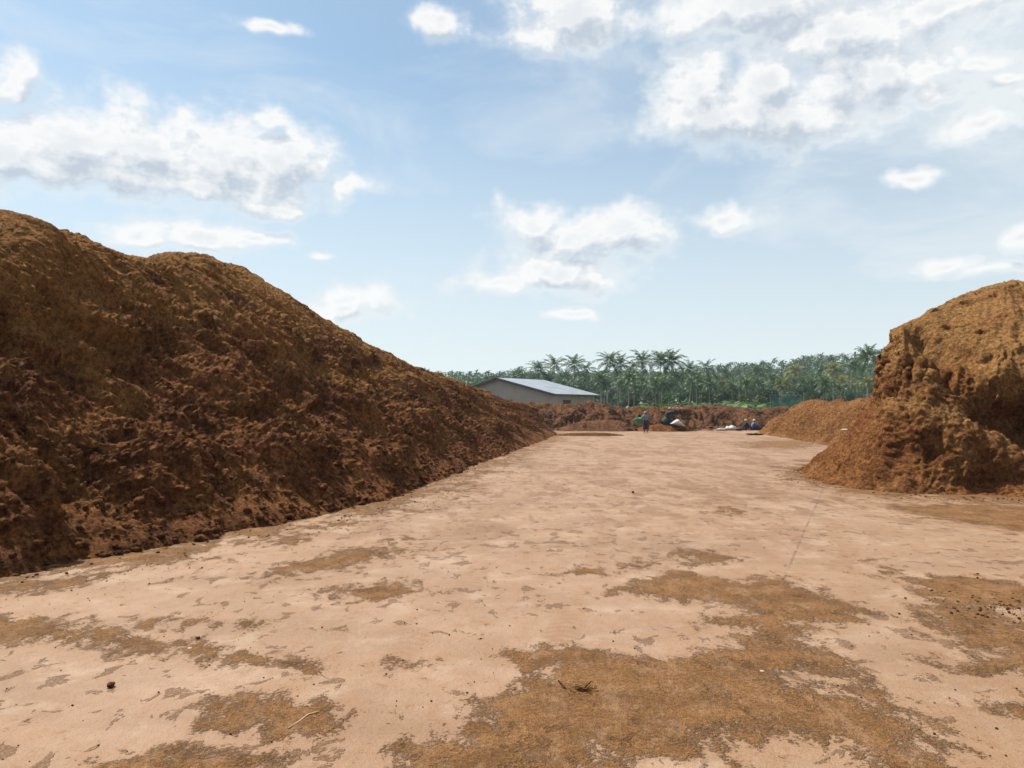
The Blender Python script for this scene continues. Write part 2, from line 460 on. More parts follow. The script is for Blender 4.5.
PATCH = [
    [(385, 800), (400, 748), (470, 722), (500, 700), (522, 672), (508, 652), (560, 644), (640, 655), (690, 660), (738, 646), (742, 630), (700, 622),
     (738, 612), (735, 603), (640, 598), (590, 592), (640, 580), (690, 572), (745, 581), (780, 574), (812, 588), (865, 614), (872, 623), (805, 620),
     (803, 645), (852, 668), (850, 678), (800, 670), (782, 680), (850, 694), (905, 710), (935, 732), (972, 780), (980, 800), (870, 800),
     (838, 752), (700, 744), (640, 760), (600, 800)],
    [(865, 560), (905, 574), (1000, 583), (1080, 590), (1080, 610), (1000, 612), (1070, 640), (1090, 690), (1010, 678), (942, 668), (940, 658), (985, 650), (935, 634),
     (938, 616), (930, 598), (895, 582)],
    [(-60, 612), (60, 618), (140, 634), (215, 648), (310, 662), (300, 669), (200, 660), (90, 646), (-60, 640)],
    [(140, 618), (210, 616), (260, 622), (250, 628), (150, 624)],
    [(255, 572), (330, 553), (405, 540), (400, 552), (335, 570), (280, 576)],
    [(185, 702), (250, 694), (335, 704), (325, 728), (262, 742), (205, 722)],
    [(60, 800), (110, 752), (190, 742), (260, 760), (240, 800)],
    [(968, 706), (1024, 704), (1100, 715), (1060, 728), (1000, 720)],
    [(890, 507), (960, 503), (1100, 508), (1200, 540), (1010, 530), (930, 518)],
    [(330, 590), (400, 582), (430, 592), (370, 600)],
    [(380, 655), (440, 660), (420, 668), (370, 664)],
    [(560, 573), (600, 565), (640, 560), (640, 565), (600, 574)],
    [(680, 553), (720, 550), (725, 556), (690, 562)],
    [(714, 508), (738, 506), (742, 511), (716, 513)],
    [(740, 442), (800, 440), (830, 444), (800, 449), (745, 447)],
    [(840, 686), (880, 694), (885, 706), (852, 698)],
]


def gpoly(pp): return [tuple(G(px, py)[:2]) for px, py in pp]


ys = [1.2]
while ys[-1] < 64: ys.append(ys[-1] + max(.03, .0075 * ys[-1]))
ys = np.array(ys)
xs = np.concatenate([np.linspace(-40, -9, 60)[:-1], np.arange(-9, 9, .045), np.linspace(9, 48, 160)])
X, Y = np.meshgrid(xs, ys)
wX = X + .10 * fbm(X * 1.5, Y * 1.5, 0 * X, 3) ; wY = Y + .10 * fbm(X * 1.5 + 20, Y * 1.5, 0 * X, 3) * np.clip(Y / 6, 1, 3)
cov = np.full(X.shape, -1.0)
for pp in PATCH:
    q = gpoly(pp); ym = np.mean([p[1] for p in q])
    cov = np.maximum(cov, poly_sd(wX, wY, q) / (.055 * max(ym, 4)) )
cov = np.clip(cov - .10, -1, 1)
# dust drifting off the piles' feet
def foot(base, w):
    P = [tuple(p[:2]) for p in base]
    P = P + [(P[-1][0] + (-60 if base is L_BASE else 60), P[-1][1]), (P[0][0] + (-60 if base is L_BASE else 60), P[0][1])]
    return poly_sd(X, Y, P) / w
ft = np.maximum(foot(L_BASE, 1.3), foot([tuple(p) for p in R_SEC[:, 0]], 1.0))
cov = np.maximum(cov, np.clip(ft + .35 + .75 * fbm(X * .9, Y * .9, 0 * X + 3, 4), -1, 1))
Z = .004 * fbm(X * .7, Y * .7, 0 * X, 2) + .006 * sstep(-.1, .6, cov)
Z += sstep(.0, .6, cov) * .012 * np.abs(perlin(X * 6, Y * 6, 0 * X)) * sstep(20, 9, Y)

m, t, b_, pos = new_mat('dusty_concrete')
at = t.new('ShaderNodeAttribute', attribute_name='cover').outputs['Fac']
flat = t.mapping(pos, scale=(1, .55, 1))
n1 = t.noise(flat, 1.6, 8, .62, .3)
n2 = t.noise(t.mapping(flat, rot=(0, 0, .5)), 7.0, 6, .6)
n3 = t.noise(pos, 38, 4, .7)
n4 = t.noise(pos, 170, 2, .7)
fld = t.math('ADD', at, t.math('MULTIPLY', t.math('SUBTRACT', n2, .5), 3.4))
fld = t.math('ADD', fld, t.math('MULTIPLY', t.math('SUBTRACT', n1, .5), 3.0))
fld = t.math('ADD', fld, t.math('MULTIPLY', t.math('SUBTRACT', n3, .5), 2.2))
dust = t.math('MULTIPLY', t.mapr(fld, -.22, .30), t.mapr(t.noise(flat, 6, 6, .75), .34, .54, .55, 1.0))
# small separate flakes
spn = t.noise(t.mapping(pos, scale=(1, .7, 1), loc=(5, 2, 0)), 5.5, 4, .6, .5)
spm = t.noise(t.mapping(pos, loc=(7, 7, 0)), .45, 3)
sp = t.mapr(t.math('ADD', spn, t.math('MULTIPLY', spm, .40)), .80, .83)
sp = t.math('MULTIPLY', sp, t.mapr(n3, .35, .6))
film = t.mapr(t.math('ADD', t.math('MULTIPLY', t.noise(flat, .5, 7, .65), .7), t.math('MULTIPLY', n2, .3)), .42, .66)
film2 = t.math('MULTIPLY', t.mapr(fld, -2.0, .25), .72)
conc = t.mix(t.mapr(t.noise(pos, .8, 6, .6), .35, .65), (.275, .172, .110), (.375, .245, .168))
px_ = t.new('ShaderNodeSeparateXYZ'); t.l.new(pos, px_.inputs[0])
# cast joint: paler drier slab on one side, greyer on the other
P1, P2 = G(815, 507), G(783, 580)
dv = (P2 - P1)[:2]; dv /= np.linalg.norm(dv); nv = (-dv[1], dv[0])
off = nv[0] * P1[0] + nv[1] * P1[1]
wob = t.math('MULTIPLY', t.math('SUBTRACT', t.noise(pos, 2.0, 5, .7), .5), .05)
lin = t.math('ADD', t.math('SUBTRACT', t.math('ADD', t.math('MULTIPLY', px_.outputs[0], nv[0]), t.math('MULTIPLY', px_.outputs[1], nv[1])), off), wob)
side = t.mapr(lin, -.02, .02)
yfar = t.mapr(px_.outputs[1], 20.0, 22.0, 1.0, 0.0)
conc = t.mix(t.math('MULTIPLY', t.math('MULTIPLY', side, yfar), .35), conc, (.29, .205, .13))
joint = t.math('MULTIPLY', t.math('MULTIPLY', t.mapr(t.math('ABSOLUTE', lin), .008, .02, 1.0, 0.0), yfar), t.mapr(n2, .40, .55))
c = t.mix(t.math('MULTIPLY', film, .5), conc, (.30, .165, .08))
c = t.mix(film2, c, (.285, .150, .068))
c = t.mix(t.math('MULTIPLY', t.mapr(n3, .3, .7), .22), c, (.47, .32, .215))
dc = t.mix(t.mapr(t.noise(pos, 2.4, 6, .65), .35, .65), (.170, .082, .029), (.27, .133, .050))
dc = t.mix(1.0, dc, t.mix(t.mapr(n4, .3, .7), (.5, .48, .45), (1.5, 1.5, 1.45)), 'MULTIPLY')
dc = t.mix(1.0, dc, t.mix(t.mapr(n3, .3, .7), (.68, .66, .62), (1.28, 1.28, 1.25)), 'MULTIPLY')
fl = t.noise(t.mapping(pos, scale=(.8, 1, 1), loc=(2, 9, 0)), 17, 4, .65, .6)
flk = t.math('MULTIPLY', t.mapr(t.math('ADD', fl, t.math('MULTIPLY', t.math('SUBTRACT', t.noise(flat, 1.1, 5, .6), .5), .5)), .60, .66), .55)
c = t.mix(flk, c, (.25, .115, .042))
stn = t.mapr(t.noise(t.mapping(pos, scale=(.35, 1.0, 1), loc=(1, 1, 0)), .55, 7, .68, .3), .47, .66)
c = t.mix(t.math('MULTIPLY', stn, .6), c, (.235, .135, .075))
lng = t.noise(t.mapping(pos, scale=(.75, .2, 1), loc=(4, 6, 0), rot=(0, 0, .12)), 1.0, 7, .7, .2)
far_ = t.mapr(px_.outputs[1], 7.0, 14.0)
c = t.mix(t.math('MULTIPLY', t.math('MULTIPLY', t.mapr(lng, .49, .58), far_), .75), c, (.225, .118, .056))
lng2 = t.noise(t.mapping(pos, scale=(2.6, .9, 1), loc=(8, 3, 0)), 1.0, 6, .72, .3)
c = t.mix(t.math('MULTIPLY', t.math('MULTIPLY', t.mapr(t.math('ADD', lng2, t.math('MULTIPLY', lng, .35)), .70, .75), far_), .7), c, (.19, .092, .042))
c = t.mix(t.math('MULTIPLY', t.mapr(t.noise(t.mapping(pos, loc=(0, 30, 0)), 1.9, 7, .7), .50, .66), .45), c, (.46, .335, .245))
c = t.mix(1.0, c, t.mix(t.mapr(n4, .3, .7), (.84, .83, .82), (1.13, 1.13, 1.12)), 'MULTIPLY')
for (q1, q2, wd_) in (((300, 768), (560, 440), .16), ((560, 768), (618, 440), .16), ((-60, 700), (520, 500), .14), ((820, 768), (700, 440), .15), ((1010, 768), (735, 440), .15)):
    A_, B_ = G(*q1), G(*q2); e_ = (B_ - A_)[:2]; e_ /= np.linalg.norm(e_); m_ = (-e_[1], e_[0]); o_ = m_[0] * A_[0] + m_[1] * A_[1]
    wob2 = t.math('MULTIPLY', t.math('SUBTRACT', t.noise(t.mapping(pos, loc=(q1[0], 0, 0)), .16, 2), .5), 2.2)
    dl_ = t.math('ADD', t.math('SUBTRACT', t.math('ADD', t.math('MULTIPLY', px_.outputs[0], m_[0]), t.math('MULTIPLY', px_.outputs[1], m_[1])), o_), wob2)
    al_ = t.math('ADD', t.math('MULTIPLY', px_.outputs[0], e_[0]), t.math('MULTIPLY', px_.outputs[1], e_[1]))
    band = t.mapr(t.math('ABSOLUTE', dl_), wd_ * .7, wd_ * 1.1, 1.0, 0.0)
    tread = t.mapr(t.math('SINE', t.math('ADD', t.math('MULTIPLY', al_, 52.0), t.math('MULTIPLY', t.math('ABSOLUTE', dl_), 30.0))), -.2, .5, .45, 1.0)
    band = t.math('MULTIPLY', t.math('MULTIPLY', band, tread), t.mapr(t.noise(flat, .9, 5, .7), .40, .60, 0.0, .62))
    c = t.mix(band, c, (.255, .135, .066))
c = t.mix(dust, c, dc)
c = t.mix(t.math('MULTIPLY', t.math('MULTIPLY', sp, .5), t.math('SUBTRACT', 1.0, dust)), c, (.25, .115, .042))
for (q1, q2) in (((708, 431.5), (672, 452)), ((380, 520), (640, 493))):
    A_, B_ = G(*q1), G(*q2); e_ = (B_ - A_)[:2]; ln_ = np.linalg.norm(e_); e_ /= ln_; m_ = (-e_[1], e_[0]); o_ = m_[0] * A_[0] + m_[1] * A_[1]; a0_ = e_[0] * A_[0] + e_[1] * A_[1]
    dl_ = t.math('ABSOLUTE', t.math('ADD', t.math('SUBTRACT', t.math('ADD', t.math('MULTIPLY', px_.outputs[0], m_[0]), t.math('MULTIPLY', px_.outputs[1], m_[1])), o_), t.math('MULTIPLY', t.math('SUBTRACT', t.noise(pos, .8, 5, .7), .5), .35)))
    al_ = t.math('SUBTRACT', t.math('ADD', t.math('MULTIPLY', px_.outputs[0], e_[0]), t.math('MULTIPLY', px_.outputs[1], e_[1])), a0_)
    cut = t.math('MULTIPLY', t.mapr(al_, 0, .4), t.mapr(al_, ln_ - .4, ln_, 1, 0))
    wdt = .00045 * max(A_[1], B_[1])
    c = t.mix(t.math('MULTIPLY', t.math('MULTIPLY', t.mapr(dl_, wdt, wdt * 2.2, 1, 0), cut), t.mapr(n2, .38, .55, .1, .6)), c, (.15, .085, .05))
c = t.mix(t.math('MULTIPLY', t.math('MULTIPLY', joint, .7), t.math('SUBTRACT', 1.0, dust)), c, (.16, .09, .055))
peb = t.mapr(t.noise(t.mapping(pos, loc=(1, 8, 0)), 55, 2, .5), .70, .74)
c = t.mix(t.math('MULTIPLY', peb, .6), c, (.11, .05, .03))
c = t.mix(1.0, c, (.63, .63, .63), 'MULTIPLY')
t.put(b_.inputs['Base Color'], c)
t.put(b_.inputs['Roughness'], t.math('ADD', .62, t.math('MULTIPLY', dust, .35)))
b_.inputs['Specular IOR Level'].default_value = .18
hh = t.math('ADD', t.math('MULTIPLY', dust, .22), t.math('MULTIPLY', n3, t.math('ADD', .35, t.math('MULTIPLY', dust, .5))))
hh = t.math('ADD', hh, t.math('MULTIPLY', n4, t.math('ADD', .12, t.math('MULTIPLY', dust, .3))))
hh = t.math('ADD', hh, t.math('MULTIPLY', sp, .4))
hh = t.math('ADD', hh, t.math('MULTIPLY', n2, .6))
t.put(b_.inputs['Normal'], t.bump(hh, .024))
M_YARD = m
yard = big_mesh('concrete_yard', np.stack([X, Y, Z], -1).reshape(-1, 3), grid_faces(len(ys), len(xs)), M_YARD, attrs={'cover': cov})
tag(yard, kind='structure')

# soil and grass out to the horizon
m, t, b_, pos = new_mat('open_ground')
n = t.noise(pos, .05, 8, .6); n2 = t.noise(pos, 1.2, 6, .7)
sep = t.new('ShaderNodeSeparateXYZ'); t.l.new(pos, sep.inputs[0])
far = t.mapr(t.math('ADD', sep.outputs[1], t.math('MULTIPLY', n, 60)), 95, 125)
soil = t.mix(t.mapr(n2, .3, .7), (.12, .045, .025), (.20, .09, .04))
grass = t.mix(t.mapr(n2, .3, .7), (.025, .045, .014), (.06, .085, .025))
t.put(b_.inputs['Base Color'], t.mix(far, soil, grass)); b_.inputs['Roughness'].default_value = 1
t.put(b_.inputs['Normal'], t.bump(n2, .08))
gv = []; NG = 60
ax = np.concatenate([-np.geomspace(3000, 60, 16), np.linspace(-50, 50, 9), np.geomspace(60, 3000, 16)])
ay = np.concatenate([-np.geomspace(800, 20, 6), [0, 30, 60], np.geomspace(80, 4000, 22)])
AX, AY = np.meshgrid(ax, ay)
ground = big_mesh('ground', np.stack([AX, AY, np.full(AX.shape, -.03)], -1).reshape(-1, 3), grid_faces(len(ay), len(ax)), m)
tag(ground, kind='structure')

# wooded rise behind the grove
hx = np.linspace(-420, 620, 120); hy = np.linspace(250, 900, 60)
HX, HY = np.meshgrid(hx, hy)
def hill_h(x, y):
    a = sstep(255, 430, y)
    u = x / np.maximum(y, 1)
    prof = np.interp(u, [-1.2, -.3, -.09, 0.06, .25, .33, .42, .50, .7, 1.3], [.020, .028, .030, .030, .036, .042, .050, .056, .058, .045])
    return a * prof * 430 * (1 + .12 * fbm(x * .006, y * .006, 0 * x, 3)) * sstep(900, 480, y)
HZ = hill_h(HX, HY) - .5 * (1 - sstep(250, 262, HY)) * 1.0
tag(big_mesh('hill', np.stack([HX, HY, HZ - .1], -1).reshape(-1, 3), grid_faces(60, 120), bpy.data.materials['open_ground']), kind='structure')


# ------------------------------------------------------------------ vegetation
def leaf_mat(name, a, b, trans=.3, obj=True):
    a, b = [tuple(q * .72 for q in v) for v in (a, b)]
    m = bpy.data.materials.new(name); m.use_nodes = True
    t = NT(m.node_tree); bs = t.n['Principled BSDF']; out = t.n['Material Output']
    pos = t.new('ShaderNodeNewGeometry').outputs['Position']
    inf = t.new('ShaderNodeObjectInfo').outputs['Random']
    n = t.noise(pos, 1.1, 4, .7); n0 = t.noise(pos, .12, 3)
    k = t.math('ADD', t.math('MULTIPLY', t.mapr(n, .36, .64), .5), t.math('MULTIPLY', inf, .5))
    c = t.mix(k, a, b)
    c = t.mix(t.math('MULTIPLY', t.mapr(n0, .5, .7), .35), c, (b[0] * 1.3, b[1] * 1.1, b[2] * .6))
    t.put(bs.inputs['Base Color'], c); bs.inputs['Roughness'].default_value = .5
    bs.inputs['Specular IOR Level'].default_value = .3
    tr = t.new('ShaderNodeBsdfTranslucent'); t.put(tr.inputs[0], t.mix(1.0, c, (1.5, 1.7, .7), 'MULTIPLY'))
    mx = t.new('ShaderNodeMixShader'); mx.inputs[0].default_value = trans
    t.l.new(bs.outputs[0], mx.inputs[1]); t.l.new(tr.outputs[0], mx.inputs[2]); t.l.new(mx.outputs[0], out.inputs[0])
    return m


M_FROND = leaf_mat('palm_frond', (.014, .040, .014), (.055, .100, .032))
M_FROND_Y = leaf_mat('palm_frond_yellowing', (.10, .12, .03), (.20, .17, .05))
M_BROAD = leaf_mat('broad_leaf', (.022, .045, .015), (.07, .10, .03))
M_LIGHTG = leaf_mat('young_leaf', (.04, .085, .022), (.09, .15, .045))
M_TRUNK = plain_mat('palm_trunk', (.36, .31, .25), .9, .3, 3)
M_WOOD = plain_mat('far_wood', (.055, .08, .035), .9, .5, .1, obj=False)


def frond(rs, L, el, az, w=.85, nl=15, droop=1.0):
    """one feather leaf: curved rib with leaflets hanging either side -> quads"""
    V = []; Fc = []
    e = el; p = np.array([0., 0., 0.]); pts = [p.copy()]; dirs = []
    st = L / nl
    for i in range(nl):
        d = np.array([math.cos(e), 0, math.sin(e)]); dirs.append(d)
        p = p + d * st; pts.append(p.copy())
        e -= droop * (1.75 / nl) * (.15 + 1.5 * i / nl)
    ca, sa = math.cos(az), math.sin(az)
    rot = lambda q: (q[0] * ca - q[1] * sa, q[0] * sa + q[1] * ca, q[2])
    def quad(a, b, c, d):
        k = len(V); V.extend([rot(a), rot(b), rot(c), rot(d)]); Fc.append((k, k + 1, k + 2, k + 3))
    for i in range(nl):
        a, b = pts[i], pts[i + 1]
        quad(a + [0, .035, 0], b + [0, .03, 0], b - [0, .03, 0], a - [0, .035, 0])
        if i < 2: continue
        f = i / nl
        ll = w * (math.sin(math.pi * min(1, f * .8 + .2)) ** .6) * (1 + rs.uniform(-.15, .15))
        for s in (-1, 1):
            hang = rs.uniform(.15, .8)
            tip = a + dirs[i] * ll * .55 + np.array([0, s * ll * math.cos(hang), -ll * math.sin(hang)])
            wd = dirs[i] * (st * .44)
            quad(a - wd, a + wd, tip + wd * .25, tip - wd * .25)
    return V, Fc


def palm_proto(seed, H, nf, L, mat, spread=1.0):
    rs = random.Random(seed)
    root = empty('coconut_palm')
    # trunk: tapered, leaning, ringed
    lean = rs.uniform(-.10, .10) * H; ly = rs.uniform(-.05, .05) * H
    V = []; Fc = []; n = 10; K = 8
    axis = []
    for i in range(n + 1):
        f = i / n
        cx, cy, cz = lean * f * f, ly * f * f, H * f
        r = (.20 if i else .32) * (1 - .45 * f); axis.append((cx, cy, cz))
        for k in range(K):
            a = 2 * math.pi * k / K
            V.append((cx + r * math.cos(a), cy + r * math.sin(a), cz - (.15 if i == 0 else 0)))
    for i in range(n):
        for k in range(K):
            Fc.append((i * K + k, i * K + (k + 1) % K, (i + 1) * K + (k + 1) % K, (i + 1) * K + k))
    mesh_obj('trunk', V, Fc, M_TRUNK, root, True)
    V = []; Fc = []
    for j in range(nf):
        az = j * 2.399 + rs.uniform(-.2, .2)
        q = j / (nf - 1)
        el = 1.4 - 1.95 * q + rs.uniform(-.12, .12)
        v, f = frond(rs, L * rs.uniform(.85, 1.1) * (.75 if q < .15 else 1), el * spread, az, w=rs.uniform(.7, .95), droop=rs.uniform(.75, 1.15))
        k = len(V); V += [(a + axis[-1][0], b + axis[-1][1], c + axis[-1][2]) for a, b, c in v]; Fc += [tuple(i + k for i in ff) for ff in f]
    mesh_obj('crown', V, Fc, mat, root)
    # husks under the crown
    V = []; Fc = []
    for j in range(9):
        a = rs.uniform(0, 6.28); r = .28
        cx, cy, cz = axis[-1][0] + math.cos(a) * r, axis[-1][1] + math.sin(a) * r, H - .25 - rs.uniform(0, .35)
        k = len(V); s = .15
        V += [(cx + s, cy, cz), (cx - s, cy, cz), (cx, cy + s, cz), (cx, cy - s, cz), (cx, cy, cz + s * 1.2), (cx, cy, cz - s * 1.2)]
        for a1, b1, c1 in ((0, 2, 4), (2, 1, 4), (1, 3, 4), (3, 0, 4), (2, 0, 5), (1, 2, 5), (3, 1, 5), (0, 3, 5)): Fc.append((k + a1, k + b1, k + c1))
    mesh_obj('coconuts', V, Fc, M_LIGHTG if seed % 2 else M_TRUNK, root)
    return root


def place_copy(src, loc, rz, sc, label, cat, group):
    r = src.copy(); COL.objects.link(r)
    r.location = loc; r.rotation_euler = (0, 0, rz); r.scale = sc if hasattr(sc, '__len__') else (sc, sc, sc)
    tag(r, label, cat, group)
    for ch in src.children:
        c = ch.copy(); COL.objects.link(c); c.parent = r
    return r


PROTO = [palm_proto(11, 14, 24, 4.9, M_FROND), palm_proto(12, 14, 19, 4.6, M_FROND, 1.05), palm_proto(13, 14, 26, 5.0, M_FROND, .95),
         palm_proto(14, 14, 24, 4.1, M_FROND_Y), palm_proto(15, 14, 14, 4.0, M_FROND)]
used_proto = set()
def palm(k, loc, rz, s, label, group='coconut palms of the grove behind the yard'):
    if k not in used_proto:
        used_proto.add(k); r = PROTO[k]; r.location = loc; r.rotation_euler = (0, 0, rz); r.scale = (s, s, s)
        return tag(r, label, 'palm', group)
    return place_copy(PROTO[k], loc, rz, s, label, 'palm', group)

# the ones that stand out against the sky: px, top y, distance, proto, label
SKY = [(449, 378, 250, 4, 'small palm on the skyline at the end of the left pile'),
       (515, 371, 235, 1, 'short palm peeping over the roof ridge of the shed, left one'),
       (525, 369, 225, 4, 'thin palm over the shed ridge beside the full-crowned palm'),
       (536, 364, 215, 2, 'full-crowned palm standing above the shed roof'),
       (555, 360, 205, 1, 'slim single palm above the lower end of the shed roof'),
       (574, 359, 195, 0, 'tall dark palm just right of the slim palm above the shed eaves'),
       (587, 364, 200, 4, 'palm behind the right end of the shed, lower than its tall dark neighbour'),
       (607, 356, 180, 2, 'tall palm first in the dense clump right of the shed'),
       (620, 359, 185, 1, 'second palm in the dense clump right of the shed'),
       (631, 362, 190, 4, 'lowest palm in the middle of the dense clump'),
       (643, 355, 180, 0, 'tall wide palm above the person with the green basin'),
       (659, 355, 172, 2, 'tall palm, left one of the tallest touching pair'),
       (671, 355, 172, 0, 'tall palm, right one of the tallest touching pair'),
       (690, 364, 190, 1, 'palm standing alone just right of the tallest pair'),
       (706, 362, 215, 4, 'thin ragged palm poking out of the grove above the white sacks'),
       (726, 370, 220, 1, 'short palm in the dip of the skyline, left of the yellowing palms'),
       (758, 367, 230, 2, 'dark palm on the hazy skyline above the seated people'),
       (799, 366, 175, 3, 'yellowing palm lit by the sun behind the shade net'),
       (815, 363, 215, 4, 'small palm between the two yellowing palms'),
       (833, 364, 165, 3, 'yellowing palm nearest the orange brown mound'),
       (857, 361, 200, 2, 'dark palm near the foot of the cliff-faced pile'),
       (867, 350, 150, 0, 'bright green tall palm right beside the cliff of the right pile')]
random.seed(21)
for px, py, dd, k, lab in SKY:
    p = D(px, py, dd); s = p[2] / 15.2
    palm(k, (p[0], p[1], 0), random.uniform(0, 6.28), s * .98, lab)
# the mass of the grove
LABS = ['green coconut palm inside the thick of the grove', 'green coconut palm with an open crown in the thick of the grove', 'dense-crowned coconut palm in the thick of the grove',
        'yellow-green coconut palm in the thick of the grove', 'small-crowned coconut palm in the thick of the grove']
cnt = 0
while cnt < 175:
    dd = random.uniform(118, 250); px = random.uniform(440, 905)
    if px < 600 and dd < 165: continue
    H = random.uniform(6, 13) if dd < 170 else random.uniform(9, 14)
    p = D(px, 400, dd)
    top = 411 - (H * 1.08 - CAMZ) / dd * F
    lim = 382 if px < 530 else 374 if px < 700 else 377
    if top < lim: continue
    k = random.choice([0, 1, 2, 4, 0, 2, 1, 3] if px > 700 else [0, 1, 2, 4, 0, 2])
    palm(k, (p[0], dd, 0), random.uniform(0, 6.28), H / 14, LABS[k]); cnt += 1


def leaf_blob(rs, cx, cy, cz, rx, rz, n, size, V, Fc):
    """n leaf faces through an uneven volume"""
    u = rs.normal(size=(n, 3)); u /= np.linalg.norm(u, axis=1)[:, None]
    rad = rs.uniform(.35, 1, n) ** .5
    rad *= 1 + .35 * perlin(u[:, 0] * 2 + cx, u[:, 1] * 2 + cy, u[:, 2] * 2)
    c = u * rad[:, None] * [rx, rx, rz] + [cx, cy, cz]
    a = rs.normal(size=(n, 3)); a /= np.linalg.norm(a, axis=1)[:, None]
    b = np.cross(a, u + rs.normal(size=(n, 3)) * .6); b /= np.maximum(np.linalg.norm(b, axis=1)[:, None], 1e-6)
    s = size * rs.uniform(.6, 1.3, (n, 1))
    q = np.stack([c - a * s - b * s * .6, c + a * s - b * s * .5, c + a * s * .9 + b * s * .6, c - a * s * .8 + b * s * .5], 1)
    k = len(V) * 4
    V.append(q.reshape(-1, 3)); 


def crown_mesh(name, blobs, mat, seed, parent=None):
    rs = np.random.RandomState(seed); Vs = []
    for bl in blobs: leaf_blob(rs, *bl, Vs, None)
    V = np.concatenate(Vs); return big_mesh(name, V, np.arange(len(V), dtype=np.int32).reshape(-1, 4), mat, parent, smooth=False)


# broadleaf trees filling between the palms
def broad_proto(seed, mat):
    rs = np.random.RandomState(seed); root = empty('broadleaf_tree')
    V = []; Fc = []
    def limb(p, q, r0, r1):
        p, q = Vector(p), Vector(q); d = (q - p).normalized(); u = d.orthogonal().normalized(); w = d.cross(u); k = len(V)
        for c, r in ((p, r0), (q, r1)):
            for i in range(7):
                a = i * 2 * math.pi / 7; V.append(tuple(c + u * r * math.cos(a) + w * r * math.sin(a)))
        for i in range(7): Fc.append((k + i, k + (i + 1) % 7, k + 7 + (i + 1) % 7, k + 7 + i))
    limb((0, 0, -.2), (.1, 0, 2.2), .28, .2)
    bl = []
    for i in range(7):
        a = i * 2.4; r = rs.uniform(.8, 2.2); z = rs.uniform(3.2, 6.0)
        limb((.1, 0, 2.1), (r * math.cos(a), r * math.sin(a), z), .13, .04)
        bl.append((r * math.cos(a), r * math.sin(a), z, rs.uniform(1.1, 1.9), rs.uniform(.8, 1.4), 420, .17))
    mesh_obj('trunk', V, Fc, M_TRUNK, root, True)
    crown_mesh('crown', bl, mat, seed, root)
    return root


BP = [broad_proto(31, M_BROAD), broad_proto(32, M_BROAD), broad_proto(33, M_FROND)]
bused = set()
BLAB = ['dark bushy broadleaf tree between the palms of the grove', 'dark spreading broadleaf tree between the palms of the grove', 'mid green broadleaf tree between the palms of the grove']
random.seed(5)
def broad(k, loc, rz, s, lab):
    if k not in bused:
        bused.add(k); r = BP[k]; r.location = loc; r.rotation_euler = (0, 0, rz); r.scale = (s, s, s); return tag(r, lab, 'tree', 'broadleaf trees in the palm grove')
    return place_copy(BP[k], loc, rz, s, lab, 'tree', 'broadleaf trees in the palm grove')
for i in range(70):
    dd = random.uniform(135, 250); px = 445 + 460 * (i + random.random()) / 70
    if px < 600 and dd < 150: dd += 30
    p = D(px, 400, dd); k = i % 3
    broad(k, (p[0], dd, 0), random.uniform(0, 6), random.uniform(.75, 1.3) * dd / 190, BLAB[k])
p = D(488, 400, 230)
broad(0, (p[0], 230, 0), 1.0, 1.75, 'big round dark tree on the skyline left of the shed roof')

# young banana-like plants along the edge of the grove
def banana_proto(seed):
    rs = random.Random(seed); root = empty('banana_plant'); V = []; Fc = []
    for j in range(9):
        az = j * 2.4; e = rs.uniform(.7, 1.4); p = np.array([0, 0, .8]); L = rs.uniform(1.4, 2.2); n = 6; w0 = .28
        prev = None
        for i in range(n + 1):
            d = np.array([math.cos(e) * math.cos(az), math.cos(e) * math.sin(az), math.sin(e)])
            sd = np.array([-math.sin(az), math.cos(az), 0]) * w0 * math.sin(math.pi * (.1 + .88 * i / n))
            V += [tuple(p - sd), tuple(p + sd - [0, 0, .05])]
            if i: Fc.append((len(V) - 4, len(V) - 3, len(V) - 1, len(V) - 2))
            p = p + d * L / n; e -= .32
    mesh_obj('leaf', V, Fc, M_LIGHTG, root)
    V = []; Fc = []
    for z, r in ((-.1, .14), (.5, .12), (1.0, .07)):
        for k in range(7): V.append((r * math.cos(k * .898), r * math.sin(k * .898), z))
    for i in range(2):
        for k in range(7): Fc.append((i * 7 + k, i * 7 + (k + 1) % 7, i * 7 + 7 + (k + 1) % 7, i * 7 + 7 + k))
    mesh_obj('stem', V, Fc, M_LIGHTG, root, True)
    return root
BN = banana_proto(3); first = True
for i in range(34):
    px = 610 + 170 * (i + random.random() * .8) / 34; dd = random.uniform(84, 110)
    if 765 < px < 800: dd = random.uniform(100, 115)
    s = random.uniform(.9, 1.55) * (1.15 if 690 < px < 770 else .95); p = D(px, 400, dd)
    if first: BN.location = (p[0], dd, 0); BN.scale = (s, s, s); tag(BN, 'light green broad-leafed young plant at the edge of the grove', 'plant', 'young broad-leafed plants along the grove edge'); first = False
    else: place_copy(BN, (p[0], dd, 0), random.uniform(0, 6), s, 'light green broad-leafed young plant at the edge of the grove', 'plant', 'young broad-leafed plants along the grove edge')

